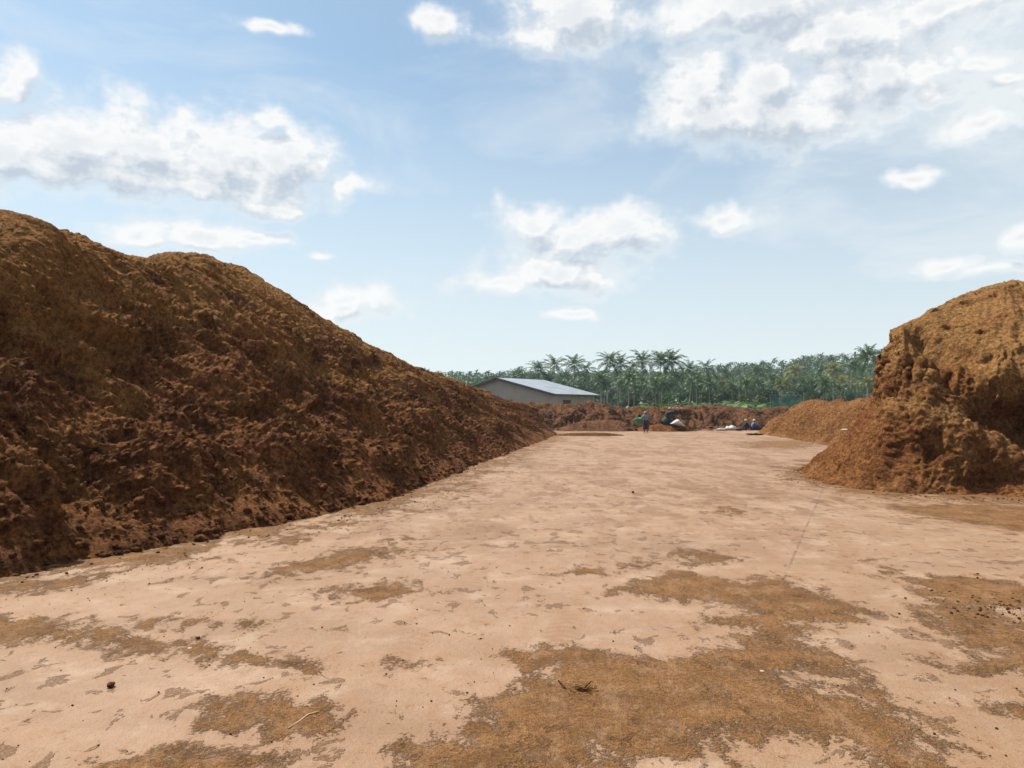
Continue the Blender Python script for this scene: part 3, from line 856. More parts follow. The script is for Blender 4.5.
# undergrowth under the grove, and the wood on the rise
rs = np.random.RandomState(8); Vs = []
for i in range(420):
    dd = rs.uniform(96, 240); px = rs.uniform(430, 910)
    if px < 605 and dd < 120: continue
    p = D(px, 400, dd); s = rs.uniform(1.2, 2.6)
    leaf_blob(rs, p[0], dd, s * .5, s * 1.3, s * .9, 110, .28, Vs, None)
V = np.concatenate(Vs)
tag(big_mesh('undergrowth', V, np.arange(len(V), dtype=np.int32).reshape(-1, 4), M_BROAD, smooth=False),
    'dense dark undergrowth filling the foot of the palm grove', 'undergrowth', kind='stuff')
Vs = []
for i in range(3000):
    dd = 255 + 330 * rs.rand() ** 1.3; u = rs.uniform(-.18, .62); xw = u * dd
    zz = float(hill_h(np.array(xw), np.array(dd)))
    s = rs.uniform(2.0, 3.6)
    if rs.rand() < .55:
        leaf_blob(rs, xw, dd, zz + s * 1.5, s * 1.15, s * 1.3, 46, .6, Vs, None)
    else:    # palm heads standing a little proud
        cz = zz + rs.uniform(6.5, 9); n = 15
        az = rs.uniform(0, 6.28, n); e = rs.uniform(-.5, 1.2, n); Lf = rs.uniform(2.2, 3.4, n)
        d1 = np.stack([np.cos(az) * np.cos(e), np.sin(az) * np.cos(e), np.sin(e)], 1)
        d2 = np.stack([np.cos(az) * np.cos(e - 1), np.sin(az) * np.cos(e - 1), np.sin(e - 1)], 1)
        sd = np.stack([-np.sin(az), np.cos(az), 0 * az - .3], 1) * .33
        c0 = np.array([xw, dd, cz]); a = c0 + 0 * d1; b = c0 + d1 * Lf[:, None] * .55; cc = b + d2 * Lf[:, None] * .55
        Vs.append(np.stack([a - sd * .4, a + sd * .4, b + sd, b - sd], 1).reshape(-1, 3))
        Vs.append(np.stack([b - sd, b + sd, cc + sd * .3, cc - sd * .3], 1).reshape(-1, 3))
V = np.concatenate(Vs)
tag(big_mesh('far_woods', V, np.arange(len(V), dtype=np.int32).reshape(-1, 4), M_BROAD, smooth=False),
    'hazy mass of far woodland covering the rise behind the palm grove', 'woodland', kind='stuff')

# ------------------------------------------------------------------ shed
def box_vf(x0, x1, y0, y1, z0, z1):
    V = [(x0, y0, z0), (x1, y0, z0), (x1, y1, z0), (x0, y1, z0), (x0, y0, z1), (x1, y0, z1), (x1, y1, z1), (x0, y1, z1)]
    return V, [(0, 3, 2, 1), (4, 5, 6, 7), (0, 1, 5, 4), (1, 2, 6, 5), (2, 3, 7, 6), (3, 0, 4, 7)]

M_WALL = plain_mat('grey_render', (.40, .385, .37), .9, .1, .7)
m, t, b_, pos = new_mat('metal_sheet_roof')
oc = t.new('ShaderNodeTexCoord').outputs['Object']
wv = t.new('ShaderNodeTexWave', wave_type='BANDS', bands_direction='Y'); t.l.new(oc, wv.inputs[0]); wv.inputs['Scale'].default_value = 1.6
c = t.mix(t.mapr(t.noise(oc, .8, 5), .3, .7), (.115, .145, .18), (.17, .20, .235))
t.put(b_.inputs['Base Color'], c); b_.inputs['Metallic'].default_value = .25; b_.inputs['Roughness'].default_value = .5
t.put(b_.inputs['Normal'], t.bump(wv.outputs[0], .04))
M_ROOF = m
M_TRIM = plain_mat('dark_trim', (.07, .075, .08), .7, .15, 2)
M_DOOR = plain_mat('door_brown', (.10, .06, .06), .7, .15, 2)
M_PLINTH = plain_mat('pale_render', (.36, .35, .27), .9, .12, 1.5)

shed = empty('storage_shed', (-1.6, 90, 0), -math.atan2(.66, .75))
tag(shed, 'low grey gabled shed with a blue-grey metal roof behind the far coir bank', 'shed')
# local axes: +x toward the near eave, +y along the ridge away
W, EH, RH, LEN = 8.3, 3.55, 5.55, 7.6
lw = shed
V = [(-W, 0, 0), (W, 0, 0), (W, 0, EH), (0, 0, RH - .08), (-W, 0, EH), (-W, .2, 0), (W, .2, 0), (W, .2, EH), (0, .2, RH - .08), (-W, .2, EH)]
Fc = [(0, 1, 2, 3, 4), (9, 8, 7, 6, 5), (0, 5, 6, 1), (1, 6, 7, 2), (2, 7, 8, 3), (3, 8, 9, 4), (4, 9, 5, 0)]
mesh_obj('gable_wall', V, Fc, M_WALL, shed)
mesh_obj('gable_wall', [(x_, y_ + LEN - .2, z_) for x_, y_, z_ in V], Fc, M_WALL, shed)
v, f = box_vf(W - .2, W - .003, .2, 1.6, 0, EH - .02); mesh_obj('side_wall', v, f, M_WALL, shed)
v2, f2 = box_vf(W - .2, W - .003, 3.1, LEN - .2, 0, EH - .02)
o = mesh_obj('side_wall', v2, f2, M_PLINTH, shed); o['label'] = 'pale greenish plastered end of the side wall'
v, f = box_vf(-W + .003, -W + .2, .2, LEN - .2, 0, EH - .02); mesh_obj('side_wall', v, f, M_WALL, shed)
v, f = box_vf(W - .2, W - .003, 1.6, 3.1, 2.9, EH - .02); mesh_obj('lintel', v, f, M_WALL, shed)
v, f = box_vf(W - .15, W - .06, 1.62, 3.08, 0, 2.9); d = mesh_obj('door', v, f, M_DOOR, shed)
v, f = box_vf(W - .06, W - .02, 2.9, 2.98, 1.0, 1.2); mesh_obj('handle', v, f, M_TRIM, d)
for s in (-1, 1):
    ov = W + .55; ez = EH - (RH - EH) / W * .55 + .06
    V = [(0, -.5, RH), (s * ov, -.5, ez), (s * ov, LEN + .5, ez), (0, LEN + .5, RH)]
    V += [(a, b, c_ + .05) for a, b, c_ in V]
    mesh_obj('roof_sheet', V, [(0, 1, 2, 3), (7, 6, 5, 4), (0, 4, 5, 1), (1, 5, 6, 2), (2, 6, 7, 3), (3, 7, 4, 0)], M_ROOF, shed)
    V = [(s * .02, -.53, RH - .24), (s * ov, -.53, ez - .22), (s * ov, -.53, ez - .003), (s * .02, -.53, RH - .003)]
    V += [(a, b + .04, c_) for a, b, c_ in V]
    mesh_obj('barge_board', V, [(0, 1, 2, 3), (7, 6, 5, 4), (0, 4, 5, 1), (1, 5, 6, 2), (2, 6, 7, 3), (3, 7, 4, 0)], M_TRIM, shed)
v, f = box_vf(-.18, .18, -.52, LEN + .52, RH + .052, RH + .09); mesh_obj('ridge_cap', v, f, M_ROOF, shed)

# ------------------------------------------------------------------ shade net frame
m = bpy.data.materials.new('green_shade_net'); m.use_nodes = True
t = NT(m.node_tree); bs = t.n['Principled BSDF']; bs.inputs['Base Color'].default_value = (.02, .16, .14, 1)
tr = t.new('ShaderNodeBsdfTransparent'); mx = t.new('ShaderNodeMixShader'); mx.inputs[0].default_value = .55
t.l.new(tr.outputs[0], mx.inputs[1]); t.l.new(bs.outputs[0], mx.inputs[2]); t.l.new(mx.outputs[0], t.n['Material Output'].inputs[0])
M_NET = m
M_POLE = plain_mat('pale_pole', (.25, .30, .29), .6, .1, 3)
nf = empty('shade_net', (25.0, 76, 0)); tag(nf, 'green shade net stretched on a frame of pale poles beside the grove', 'shade net')
def pole_vf(p, q, r, K=8):
    p, q = Vector(p), Vector(q); d = (q - p).normalized(); u = d.orthogonal().normalized(); w = d.cross(u); V = []
    for c_ in (p, q):
        for i in range(K):
            a = i * 2 * math.pi / K; V.append(tuple(c_ + u * r * math.cos(a) + w * r * math.sin(a)))
    return V, [(i, (i + 1) % K, K + (i + 1) % K, K + i) for i in range(K)] + [tuple(range(K))[::-1], tuple(range(K, 2 * K))]
for xx_ in (.55, 3.6): v, f = pole_vf((xx_, 0, -.03), (xx_, 0, 3.2), .025); mesh_obj('post', v, f, M_POLE, nf, False)
v, f = pole_vf((.5, 0, 3.23), (3.65, 0, 3.23), .02); mesh_obj('rail', v, f, M_POLE, nf)
V = []; Fc = []
for i in range(13):
    for j in range(9):
        V.append((.59 + 2.97 * i / 12, .05 * math.sin(i * .9) + .03 * math.sin(j * 1.3), .05 + 3.05 * j / 8))
for i in range(12):
    for j in range(8): a = i * 9 + j; Fc.append((a, a + 9, a + 10, a + 1))
mesh_obj('net', V, Fc, M_NET, nf, True)

# ------------------------------------------------------------------ people
M_SKIN = plain_mat('brown_skin', (.13, .065, .04), .6, .1, 8)
M_HAIR = plain_mat('black_hair', (.012, .01, .01), .6, .1, 8)
M_EYE = plain_mat('eye', (.3, .3, .3), .4, .05, 8)
def cloth(name, c_): return plain_mat(name, c_, .9, .2, 9, .01)


def lathe_path(pts, K=12, closed=True):
    """tube through (point, rx, ry) rings, capped"""
    V = []; Fc = []
    P = [Vector(p[0]) for p in pts]
    up0 = None
    for i, (p, r) in enumerate(zip(P, pts)):
        d = (P[min(i + 1, len(P) - 1)] - P[max(i - 1, 0)]).normalized()
        if up0 is None:
            u = Vector((1, 0, 0)) if abs(d.x) < .9 else Vector((0, 1, 0))
        else: u = up0
        u = (u - d * u.dot(d)).normalized(); up0 = u; w = d.cross(u)
        for k in range(K):
            a = 2 * math.pi * k / K
            V.append(tuple(p + u * r[1] * math.cos(a) + w * r[2] * math.sin(a)))
    n = len(P)
    for i in range(n - 1):
        for k in range(K): Fc.append((i * K + k, i * K + (k + 1) % K, (i + 1) * K + (k + 1) % K, (i + 1) * K + k))
    if closed: Fc += [tuple(range(K))[::-1], tuple(range((n - 1) * K, n * K))]
    return V, Fc


def skin_mesh(name, pts, E, radii, mat, parent):
    """one continuous surface grown over a skeleton"""
    me = bpy.data.meshes.new(name); me.from_pydata(pts, E, []); me.materials.append(mat)
    o = link(bpy.data.objects.new(name, me), parent)
    sk = o.modifiers.new('skin', 'SKIN'); sk.use_smooth_shade = True
    for i, sv in enumerate(me.skin_vertices[0].data): sv.radius = (radii[i], radii[i]); sv.use_root = (i == 0)
    sb = o.modifiers.new('sub', 'SUBSURF'); sb.levels = sb.render_levels = 2
    return o


def person(loc, rz, J, label, shirt, bottom, skirt, hair='hair', scarf=None):
    """J: joint name -> local position (x right, y ahead of the body, z up). Body: one skinned surface."""
    root = empty('person', loc, rz); tag(root, label, 'person')
    root_o = root
    J = {k: Vector(v) for k, v in J.items()}
    names = []; pos_ = []; rad = []; E = []
    def add(p, r): pos_.append(tuple(p)); rad.append(r); return len(pos_) - 1
    pel = add(J['pelvis'], .13); wai = add(J['pelvis'].lerp(J['chest'], .5), .115); ch = add(J['chest'], .135)
    nk = add(J['neck'], .05); hb = add(J['neck'].lerp(J['head'], .45), .06); hd = add(J['head'], .088)
    ht = add(J['head'] + (J['head'] - J['neck']).normalized() * .075, .06)
    E += [(pel, wai), (wai, ch), (ch, nk), (nk, hb), (hb, hd), (hd, ht)]
    # nose, from the face
    fwd = J['face'].normalized()
    E.append((hd, add(J['head'] + fwd * .105 - Vector((0, 0, .012)), .018)))
    for s in 'LR':
        sh = add(J['sh' + s], .06); el = add(J['el' + s], .042); wr = add(J['wr' + s], .027)
        E += [(ch, sh), (sh, el), (el, wr)]
        d = (J['wr' + s] - J['el' + s]).normalized(); side = d.cross(Vector((0, 0, 1)))
        side = side.normalized() if side.length > .1 else Vector((1, 0, 0))
        dn = Vector((0, 0, -1)); dn = (dn - d * dn.dot(d)); dn = dn.normalized() if dn.length > .1 else Vector((0, 1, 0))
        pm = add(J['wr' + s] + d * .05, .03); E.append((wr, pm))
        for i, (o_, ln) in enumerate(((-.03, .065), (-.01, .08), (.01, .075), (.03, .06))):
            a = add(J['wr' + s] + d * .09 + side * o_, .010); b2 = add(J['wr' + s] + d * (.09 + ln * .5) + side * o_ * 1.15 + dn * .008, .009)
            c2 = add(J['wr' + s] + d * (.09 + ln) + side * o_ * 1.15 + dn * .028, .008)
            E += [(pm, a), (a, b2), (b2, c2)]
        a = add(J['wr' + s] + d * .055 + side * -.035, .011); b2 = add(J['wr' + s] + d * .09 + side * -.055 + dn * .015, .010)
        E += [(pm, a), (a, b2)]
        hp = add(J['hip' + s], .085); kn = add(J['kn' + s], .055); an = add(J['an' + s], .036)
        toe = add(J['toe' + s], .028); E += [(pel, hp), (hp, kn), (kn, an), (an, toe)]
    skin_mesh('body', pos_, E, rad, M_SKIN, root)
    # eyes
    rt = fwd.cross(Vector((0, 0, 1))).normalized()
    for s in (-1, 1):
        c_ = J['head'] + fwd * .082 + rt * s * .032 + Vector((0, 0, .012)); r = .011
        V = [tuple(c_ + Vector(q) * r) for q in ((1, 0, 0), (-1, 0, 0), (0, 1, 0), (0, -1, 0), (0, 0, 1), (0, 0, -1))]
        mesh_obj('eye', V, [(0, 2, 4), (2, 1, 4), (1, 3, 4), (3, 0, 4), (2, 0, 5), (1, 2, 5), (3, 1, 5), (0, 3, 5)], M_EYE, root, True)
    # shirt: torso tube and two sleeves in one skinned mesh
    pos2 = []; rad2 = []; E2 = []
    def add2(p, r): pos2.append(tuple(p)); rad2.append(r); return len(pos2) - 1
    a = add2(J['chest'], .17); b = add2(J['pelvis'].lerp(J['chest'], .45), .16); c_ = add2(J['pelvis'] + (J['chest'] - J['pelvis']) * .02, .17)
    n_ = add2(J['chest'].lerp(J['neck'], .72), .085); E2 += [(a, b), (b, c_), (a, n_)]
    for s in 'LR':
        p = add2(J['sh' + s], .085); q = add2(J['sh' + s].lerp(J['el' + s], .95), .07); E2 += [(a, p), (p, q)]
    skin_mesh('shirt', pos2, E2, rad2, shirt, root)
    # lower garment
    if skirt:
        km = J['knL'].lerp(J['knR'], .5); am = J['anL'].lerp(J['anR'], .5); end = km.lerp(am, skirt)
        V, Fc = lathe_path([(J['pelvis'] + Vector((0, 0, .08)), .165, .15), (J['pelvis'], .20, .18), (J['pelvis'].lerp(km, .5), .23, .19),
                            (km, .24, .20), (end, .27, .22)], 14, False)
        mesh_obj('skirt', V, Fc, bottom, root, True)
    else:
        pos3 = []; rad3 = []; E3 = []
        def add3(p, r): pos3.append(tuple(p)); rad3.append(r); return len(pos3) - 1
        r0 = add3(J['pelvis'], .155)
        for s in 'LR':
            h_ = add3(J['hip' + s], .105); k_ = add3(J['kn' + s], .078); a_ = add3(J['kn' + s].lerp(J['an' + s], .85), .06); E3 += [(r0, h_), (h_, k_), (k_, a_)]
        skin_mesh('trousers', pos3, E3, rad3, bottom, root)
    # hair or head cloth: a cap over the back and top of the head
    V = []; Fc = []; n1_, n2_ = 7, 14
    top = (J['head'] - J['neck']).normalized() * .6 - fwd * .45; top = top.normalized()
    u = top.orthogonal().normalized(); w = top.cross(u)
    for i in range(n1_):
        th = 1.75 * i / (n1_ - 1)
        for k in range(n2_):
            ph = 2 * math.pi * k / n2_
            V.append(tuple(J['head'] + Vector((0, 0, .02)) + (top * math.cos(th) + (u * math.cos(ph) + w * math.sin(ph)) * math.sin(th)) * .125))
    for i in range(n1_ - 1):
        for k in range(n2_): Fc.append((i * n2_ + k, i * n2_ + (k + 1) % n2_, (i + 1) * n2_ + (k + 1) % n2_, (i + 1) * n2_ + k))
    mesh_obj('head_cloth' if scarf else 'hair', V, Fc, scarf or M_HAIR, root, True)
    return root


standing = dict(pelvis=(0, 0, .86), chest=(0, .04, 1.2), neck=(0, .07, 1.38), head=(0, .1, 1.5), face=(0, 1, -.25),
                shL=(-.17, .04, 1.30), shR=(.17, .04, 1.30), elL=(-.36, .06, 1.08), elR=(.40, .02, 1.1), wrL=(-.34, .28, .95), wrR=(.30, .2, .92),
                hipL=(-.09, 0, .82), hipR=(.09, 0, .82), knL=(-.11, .04, .46), knR=(.11, .03, .46), anL=(-.12, 0, .07), anR=(.12, .02, .07),
                toeL=(-.13, .16, .03), toeR=(.13, .18, .03))
p = G(646, 432.6)
person(tuple(p), math.pi * .06, standing, 'person in blue-grey shirt and dark purple skirt standing with a green basin',
       cloth('blue_grey_cloth', (.20, .25, .32)), cloth('purple_cloth', (.045, .03, .07)), .55, scarf=cloth('pale_headcloth', (.36, .32, .28)))
# basin
bp_ = p + np.array([-.58, -.08, .70])
V = []; Fc = []
prof = [(.0, .0), (.2, .0), (.24, .06), (.29, .30), (.33, .34), (.33, .36), (.30, .35), (.27, .30), (.21, .05), (0, .03)]
K = 28
for i, (r, z_) in enumerate(prof):
    for k in range(K): V.append((max(r, .002) * math.cos(2 * math.pi * k / K), max(r, .002) * math.sin(2 * math.pi * k / K), z_))
for i in range(len(prof) - 1):
    for k in range(K): Fc.append((i * K + k, i * K + (k + 1) % K, (i + 1) * K + (k + 1) % K, (i + 1) * K + k))
mb = plain_mat('green_plastic', (.01, .30, .15), .35, .1, 4)
o = mesh_obj('basin', V, Fc, mb, None, True, loc=tuple(bp_)); o.rotation_euler = (R(6), R(-8), 0); o.scale = (.92, .92, 1.1)
tag(o, 'bright green plastic basin held at the hip of the standing person', 'basin')

stoop = dict(pelvis=(0, -.12, .82), chest=(0, .26, 1.02), neck=(0, .42, 1.10), head=(0, .55, 1.13), face=(0, .7, -.7),
             shL=(-.18, .32, 1.02), shR=(.18, .32, 1.02), elL=(-.24, .42, .78), elR=(.24, .46, .78), wrL=(-.16, .58, .6), wrR=(.16, .62, .6),
             hipL=(-.1, -.1, .8), hipR=(.1, -.1, .8), knL=(-.13, .05, .45), knR=(.13, .08, .45), anL=(-.14, -.06, .07), anR=(.15, .0, .07),
             toeL=(-.15, .1, .03), toeR=(.16, .16, .03))
p2 = np.array([12.75, 62.6, .56])
person(tuple(p2), -math.pi * .47, stoop, 'person in dark teal clothes stooping over a white sack on the small dark heap',
       cloth('dark_teal_cloth', (.015, .04, .055)), cloth('dark_trouser_cloth', (.02, .025, .035)), 0, scarf=cloth('teal_headcloth', (.10, .05, .10)))

def seat(b, lean=0): return dict(pelvis=(0, 0, .2), chest=(0, .08 + lean, .52), neck=(0, .13 + lean, .70), head=(0, .17 + lean, .82), face=(0, 1, -.3),
             shL=(-.17, .1 + lean, .62), shR=(.17, .1 + lean, .62), elL=(-.26, .26, .42), elR=(.26, .26, .42), wrL=(-.15, .46, .40), wrR=(.15, .46, .42),
             hipL=(-.1, .03, .17), hipR=(.1, .03, .17), knL=(-.15, .42, .36 * b + .1), knR=(.15, .42, .36 * b + .1), anL=(-.13, .62, .07), anR=(.14, .64, .07),
             toeL=(-.13, .78, .03), toeR=(.14, .8, .03))
p3 = G(744.5, 430.4)
person(tuple(p3), -math.pi * .35, seat(.9), 'person in dark navy clothes, left one of the pair seated on the ground',
       cloth('navy_cloth', (.012, .015, .035)), cloth('black_cloth', (.012, .01, .015)), 0, scarf=cloth('cream_headcloth', (.5, .45, .42)))
p4 = G(752.5, 430.4)
person(tuple(p4), -math.pi * .45, seat(.75), 'person in blue shirt, right one of the pair seated on the ground',
       cloth('blue_cloth', (.10, .17, .38)), cloth('violet_cloth', (.06, .03, .10)), 0, scarf=cloth('white_headcloth', (.62, .58, .58)))

# ------------------------------------------------------------------ sacks, sheets, boards
M_SACK = plain_mat('white_woven_sack', (.68, .68, .64), .8, .12, 7, .01)
M_SACKG = plain_mat('grey_woven_sack', (.42, .40, .38), .8, .2, 7, .01)
def sack(loc, rz, L, W_, H, mat, label, seed, group='sacks at the far end of the yard', tilt=0, peak=0):
    nu, nv_ = 20, 24; U, Vv = np.meshgrid(np.linspace(-1, 1, nu), np.linspace(0, 2 * np.pi, nv_, endpoint=False), indexing='ij')
    env = (1 - np.abs(U) ** 3.2) ** .55 * .92 + .08
    x_ = U * L / 2; y_ = np.cos(Vv) * W_ / 2 * env ; z_ = (np.sin(Vv) * .5 * env + .5) * H
    if peak: z_ = z_ * (1 - np.abs(U + .1)) ** .8 * 1.05
    nz = fbm(x_ * 3 + seed, y_ * 3, z_ * 3, 3)
    y_ = y_ * (1 + .18 * nz); z_ = np.maximum(z_ * (1 + .35 * nz), .0)
    V = np.stack([x_, y_, z_], -1).reshape(-1, 3)
    idx = np.arange(nu * nv_).reshape(nu, nv_); nx = np.roll(idx, -1, 1)
    Fq = np.stack([idx[:-1], nx[:-1], nx[1:], idx[1:]], -1).reshape(-1, 4)
    o = big_mesh('sack', V, Fq, mat); o.location = loc; o.rotation_euler = (0, tilt, rz)
    return tag(o, label, 'sack', group)
sack((13.4, 62.1, .48), .1, 1.35, .6, .46, M_SACK, 'bright white sack slumped in front of the stooping person', 1, tilt=R(10), peak=1)
sack((12.6, 62.75, .5), .2, .95, .7, .62, plain_mat('dark_teal_tarp', (.015, .05, .06), .8, .2, 6), 'dark teal bundle heaped at the feet of the stooping person', 9)
sack(tuple(G(731, 430.4)), .3, .95, .5, .36, M_SACK, 'white sack lying flat, nearest to the seated pair', 2)
sack(tuple(G(722, 430.6)), -.1, .9, .45, .2, M_SACKG, 'flattened grey sack lying left of the flat white sack', 3)
sack(tuple(G(710.5, 428.2)), .0, .75, .45, .38, M_SACKG, 'small pale grey sack standing behind the long boards', 4)
sack(tuple(G(739, 430.8)), .5, .7, .5, .26, plain_mat('violet_bundle', (.10, .045, .08), .9, .2, 6), 'dark violet bundle at the feet of the navy-clothed seated person', 5)
sack(tuple(G(758, 430.4)), .0, .75, .5, .34, plain_mat('plum_bundle', (.075, .03, .09), .9, .2, 6), 'plum coloured bundle right of the blue-shirted seated person', 6)
sack(tuple(G(755, 435.2)), .1, 1.3, .4, .14, M_CLOD, 'low dark scrap heap on the concrete in front of the seated pair', 7)

def slab(name, p, q, wd, th, mat, label, cat, bend=.02):
    p, q = np.array(p, float), np.array(q, float); n = 14; V = []; Fc = []
    d = (q - p) / np.linalg.norm(q - p); sd = np.array([-d[1], d[0], 0]) * wd / 2
    for i in range(n + 1):
        c_ = p + (q - p) * i / n + np.array([0, 0, bend * math.sin(i * 1.7)])
        V += [tuple(c_ - sd), tuple(c_ + sd), tuple(c_ + sd + [0, 0, th]), tuple(c_ - sd + [0, 0, th])]
    for i in range(n):
        a = i * 4
        for k in range(4): Fc.append((a + k, a + (k + 1) % 4, a + 4 + (k + 1) % 4, a + 4 + k))
    Fc += [(3, 2, 1, 0), tuple(n * 4 + k for k in range(4))]
    return tag(mesh_obj(name, V, Fc, mat), label, cat)
M_BOARD = plain_mat('grey_board', (.34, .29, .25), .8, .2, 3)
M_REDS = plain_mat('faded_red_sheet', (.42, .17, .15), .8, .25, 3)
slab('plank', G(686, 427.0, .25), G(728, 427.0, .25), .28, .06, M_BOARD, 'long grey plank lying behind the faded red sheet', 'plank', .01)
slab('support_block', G(690, 427.2), G(693, 427.2), .3, .22, M_BOARD, 'grey block under the left end of the long plank', 'block', 0)
slab('support_block', G(722, 427.2), G(725, 427.2), .3, .22, M_BOARD, 'grey block under the right end of the long plank', 'block', 0)
slab('ground_sheet', G(680, 430.6), G(725, 430.4), .9, .04, M_REDS, 'faded red plastic sheet spread at the far edge of the concrete', 'sheet')
q0 = D(669, 408.4, 69.6); q1 = D(684, 408.6, 69.6)
slab('pale_board', q0, q1, .5, .07, plain_mat('pale_board', (.60, .58, .54), .7, .1, 3), 'pale board lying on the crest of the far bank above the stooping person', 'board')
v, f = pole_vf((8.55, 63.2, 0), (8.85, 63.3, .75), .018, 6); tag(mesh_obj('stick', v, f, M_POLE), 'thin white stick leaning by the low mound in front of the far bank', 'stick')
v, f = pole_vf(tuple(G(611, 430)), tuple(G(617, 430) + [.1, 0, .5]), .018, 6); tag(mesh_obj('stick', v, f, M_POLE), 'short thin pale stick at the concrete edge left of the basin', 'stick')


# ------------------------------------------------------------------ loose clods
def surface_lookup(Gr):
    f = Gr.reshape(-1, 3); return f
ico_v = []
ph = (1 + 5 ** .5) / 2
for a in (-1, 1):
    for b in (-ph, ph): ico_v += [(a, b, 0), (0, a, b), (b, 0, a)]
ico_v = np.array(ico_v) / math.sqrt(1 + ph * ph)
import itertools
dist = lambda i, j: np.linalg.norm(ico_v[i] - ico_v[j])
emin = min(dist(i, j) for i, j in itertools.combinations(range(12), 2))
tri = [tt_ for tt_ in itertools.combinations(range(12), 3) if all(abs(dist(a, b) - emin) < 1e-3 for a, b in itertools.combinations(tt_, 2))]
tri = [(a, b, c_) if np.dot(np.cross(ico_v[b] - ico_v[a], ico_v[c_] - ico_v[a]), ico_v[a]) > 0 else (a, c_, b) for a, b, c_ in tri]
# subdivide once
vv = [tuple(v) for v in ico_v]; tr2 = []
mid = {}
def mp(a, b):
    k = (min(a, b), max(a, b))
    if k not in mid:
        q = (np.array(vv[a]) + np.array(vv[b])); q /= np.linalg.norm(q); mid[k] = len(vv); vv.append(tuple(q))
    return mid[k]
for a, b, c_ in tri:
    ab, bc, ca = mp(a, b), mp(b, c_), mp(c_, a); tr2 += [(a, ab, ca), (ab, b, bc), (ca, bc, c_), (ab, bc, ca)]
IV = np.array(vv); IT = np.array(tr2, np.int32)


def clods(P, S, seed):
    rs = np.random.RandomState(seed); n = len(P)
    V = np.repeat(IV[None], n, 0)
    jit = 1 + .32 * perlin(V[..., 0] * 1.6 + np.arange(n)[:, None] * 3.1, V[..., 1] * 1.6, V[..., 2] * 1.6) + .15 * perlin(V[..., 0] * 4 + np.arange(n)[:, None] * 1.7, V[..., 1] * 4, V[..., 2] * 4)
    V = V * jit[..., None] * (S[:, None, None] * rs.uniform(.7, 1.2, (n, 1, 3)))
    V[..., 2] *= .75
    V = V + P[:, None, :]
    T = (IT[None] + (np.arange(n) * len(IV))[:, None, None]).reshape(-1, 3)
    return V.reshape(-1, 3), T


rs = np.random.RandomState(12); P = []; S = []
# on the lower slope and the foot of the left pile
nr, ncn = LP.shape[:2]
for i in range(3800):
    r_ = int(min(nr - 1, abs(rs.normal()) * 60)); c_ = int(rs.randint(ncn * .05, ncn * .8))
    q = LP[r_, c_]; s = .012 + .035 * rs.rand() ** 3 * (1.6 if r_ < 60 else 1) + .0006 * q[1]
    P.append(q + [0, 0, s * .2]); S.append(s)
V, T = clods(np.array(P), np.array(S), 1)
tag(big_mesh('loose_clods', V, T, M_LEFT), 'loose dark coir clods scattered over the lower slope of the left pile', 'clods', kind='stuff')
P = []; S = []
for i in range(1100):   # rolled out onto the slab by the left pile
    c_ = int(rs.randint(ncn * .05, ncn * .8)); q = LP[0, c_].copy(); off_ = abs(rs.normal()) * .45 + rs.rand() ** 4 * 1.5
    s = .004 + .02 * rs.rand() ** 4 * math.exp(-off_) + .00012 * q[1]
    q[0] += off_ * .85; q[1] -= off_ * .4; q[2] = s * .45; P.append(q); S.append(s)
for i in range(900):   # by the right pile
    c_ = int(rs.randint(0, RP.shape[1] * .8)); q = RP[0, c_].copy(); off_ = abs(rs.normal()) * .35 + rs.rand() ** 4 * 1.5
    s = .006 + .022 * rs.rand() ** 3 * math.exp(-off_); q[0] -= off_ * .6; q[1] -= off_ * .7; q[2] = s * .45; P.append(q); S.append(s)
for i in range(260):    # strewn over the slab
    q = G(rs.uniform(-20, 1040), 470 + 320 * rs.rand() ** .7); s = rs.uniform(.002, .006) + .0002 * q[1]; q[2] = s * .5; P.append(q); S.append(s)
for i in range(420):    # the rough end of the patch at the right
    q = G(rs.normal(995, 28), rs.normal(608, 11)); s = .003 + .013 * rs.rand() ** 3; q[2] = s * .5; P.append(q); S.append(s)
V, T = clods(np.array(P), np.array(S), 2)
tag(big_mesh('coir_crumbs', V, T, M_CLOD), 'small coir crumbs strewn over the dusty concrete', 'crumbs', kind='stuff')
# singled out pieces
def one_clod(px, py, s, label, seed, cat='clod'):
    V, T = clods(np.zeros((1, 3)), np.array([s]), seed); o = big_mesh('clod', V, T, M_CLOD); q = G(px, py); o.location = (q[0], q[1], s * .55)
    return tag(o, label, cat)
one_clod(111, 687, .026, 'single dark red clod alone on bare concrete at the lower left', 5)
one_clod(198, 639, .014, 'small dark clod on the left dust streak', 6)
one_clod(633, 493, .035, 'dark clod alone on the concrete in the middle distance', 7)
one_clod(842, 430, .01, 'tiny clod beside the white scrap', 8)
# husk fibre tuft with a twig
root = empty('husk_debris', tuple(G(582, 692)))
tag(root, 'dark tuft of husk fibre with a broken twig on the brown dust patch', 'debris')
rs2 = random.Random(4); V = []; Fc = []
for i in range(150):
    a = rs2.uniform(0, 6.28); r = abs(rs2.gauss(0, .035)); cx, cy = r * 1.5 * math.cos(a), r * math.sin(a)
    d = Vector((rs2.uniform(-1, 1), rs2.uniform(-1, 1), rs2.uniform(-.15, .25))).normalized() * rs2.uniform(.01, .035)
    p_ = Vector((cx, cy, rs2.uniform(.004, .02))); v, f = pole_vf(p_, p_ + d, .0016, 4); k = len(V); V += v; Fc += [tuple(q + k for q in ff) for ff in f]
mesh_obj('fibre_tuft', V, Fc, M_CLOD, root)
v, f = pole_vf((-.135, .06, .045), (-.09, .015, .008), .006, 6); mesh_obj('twig', v, f, M_CLOD, root)
v, f = pole_vf((.02, .02, .02), (.06, .05, .045), .004, 6); mesh_obj('twig', v, f, M_CLOD, root)
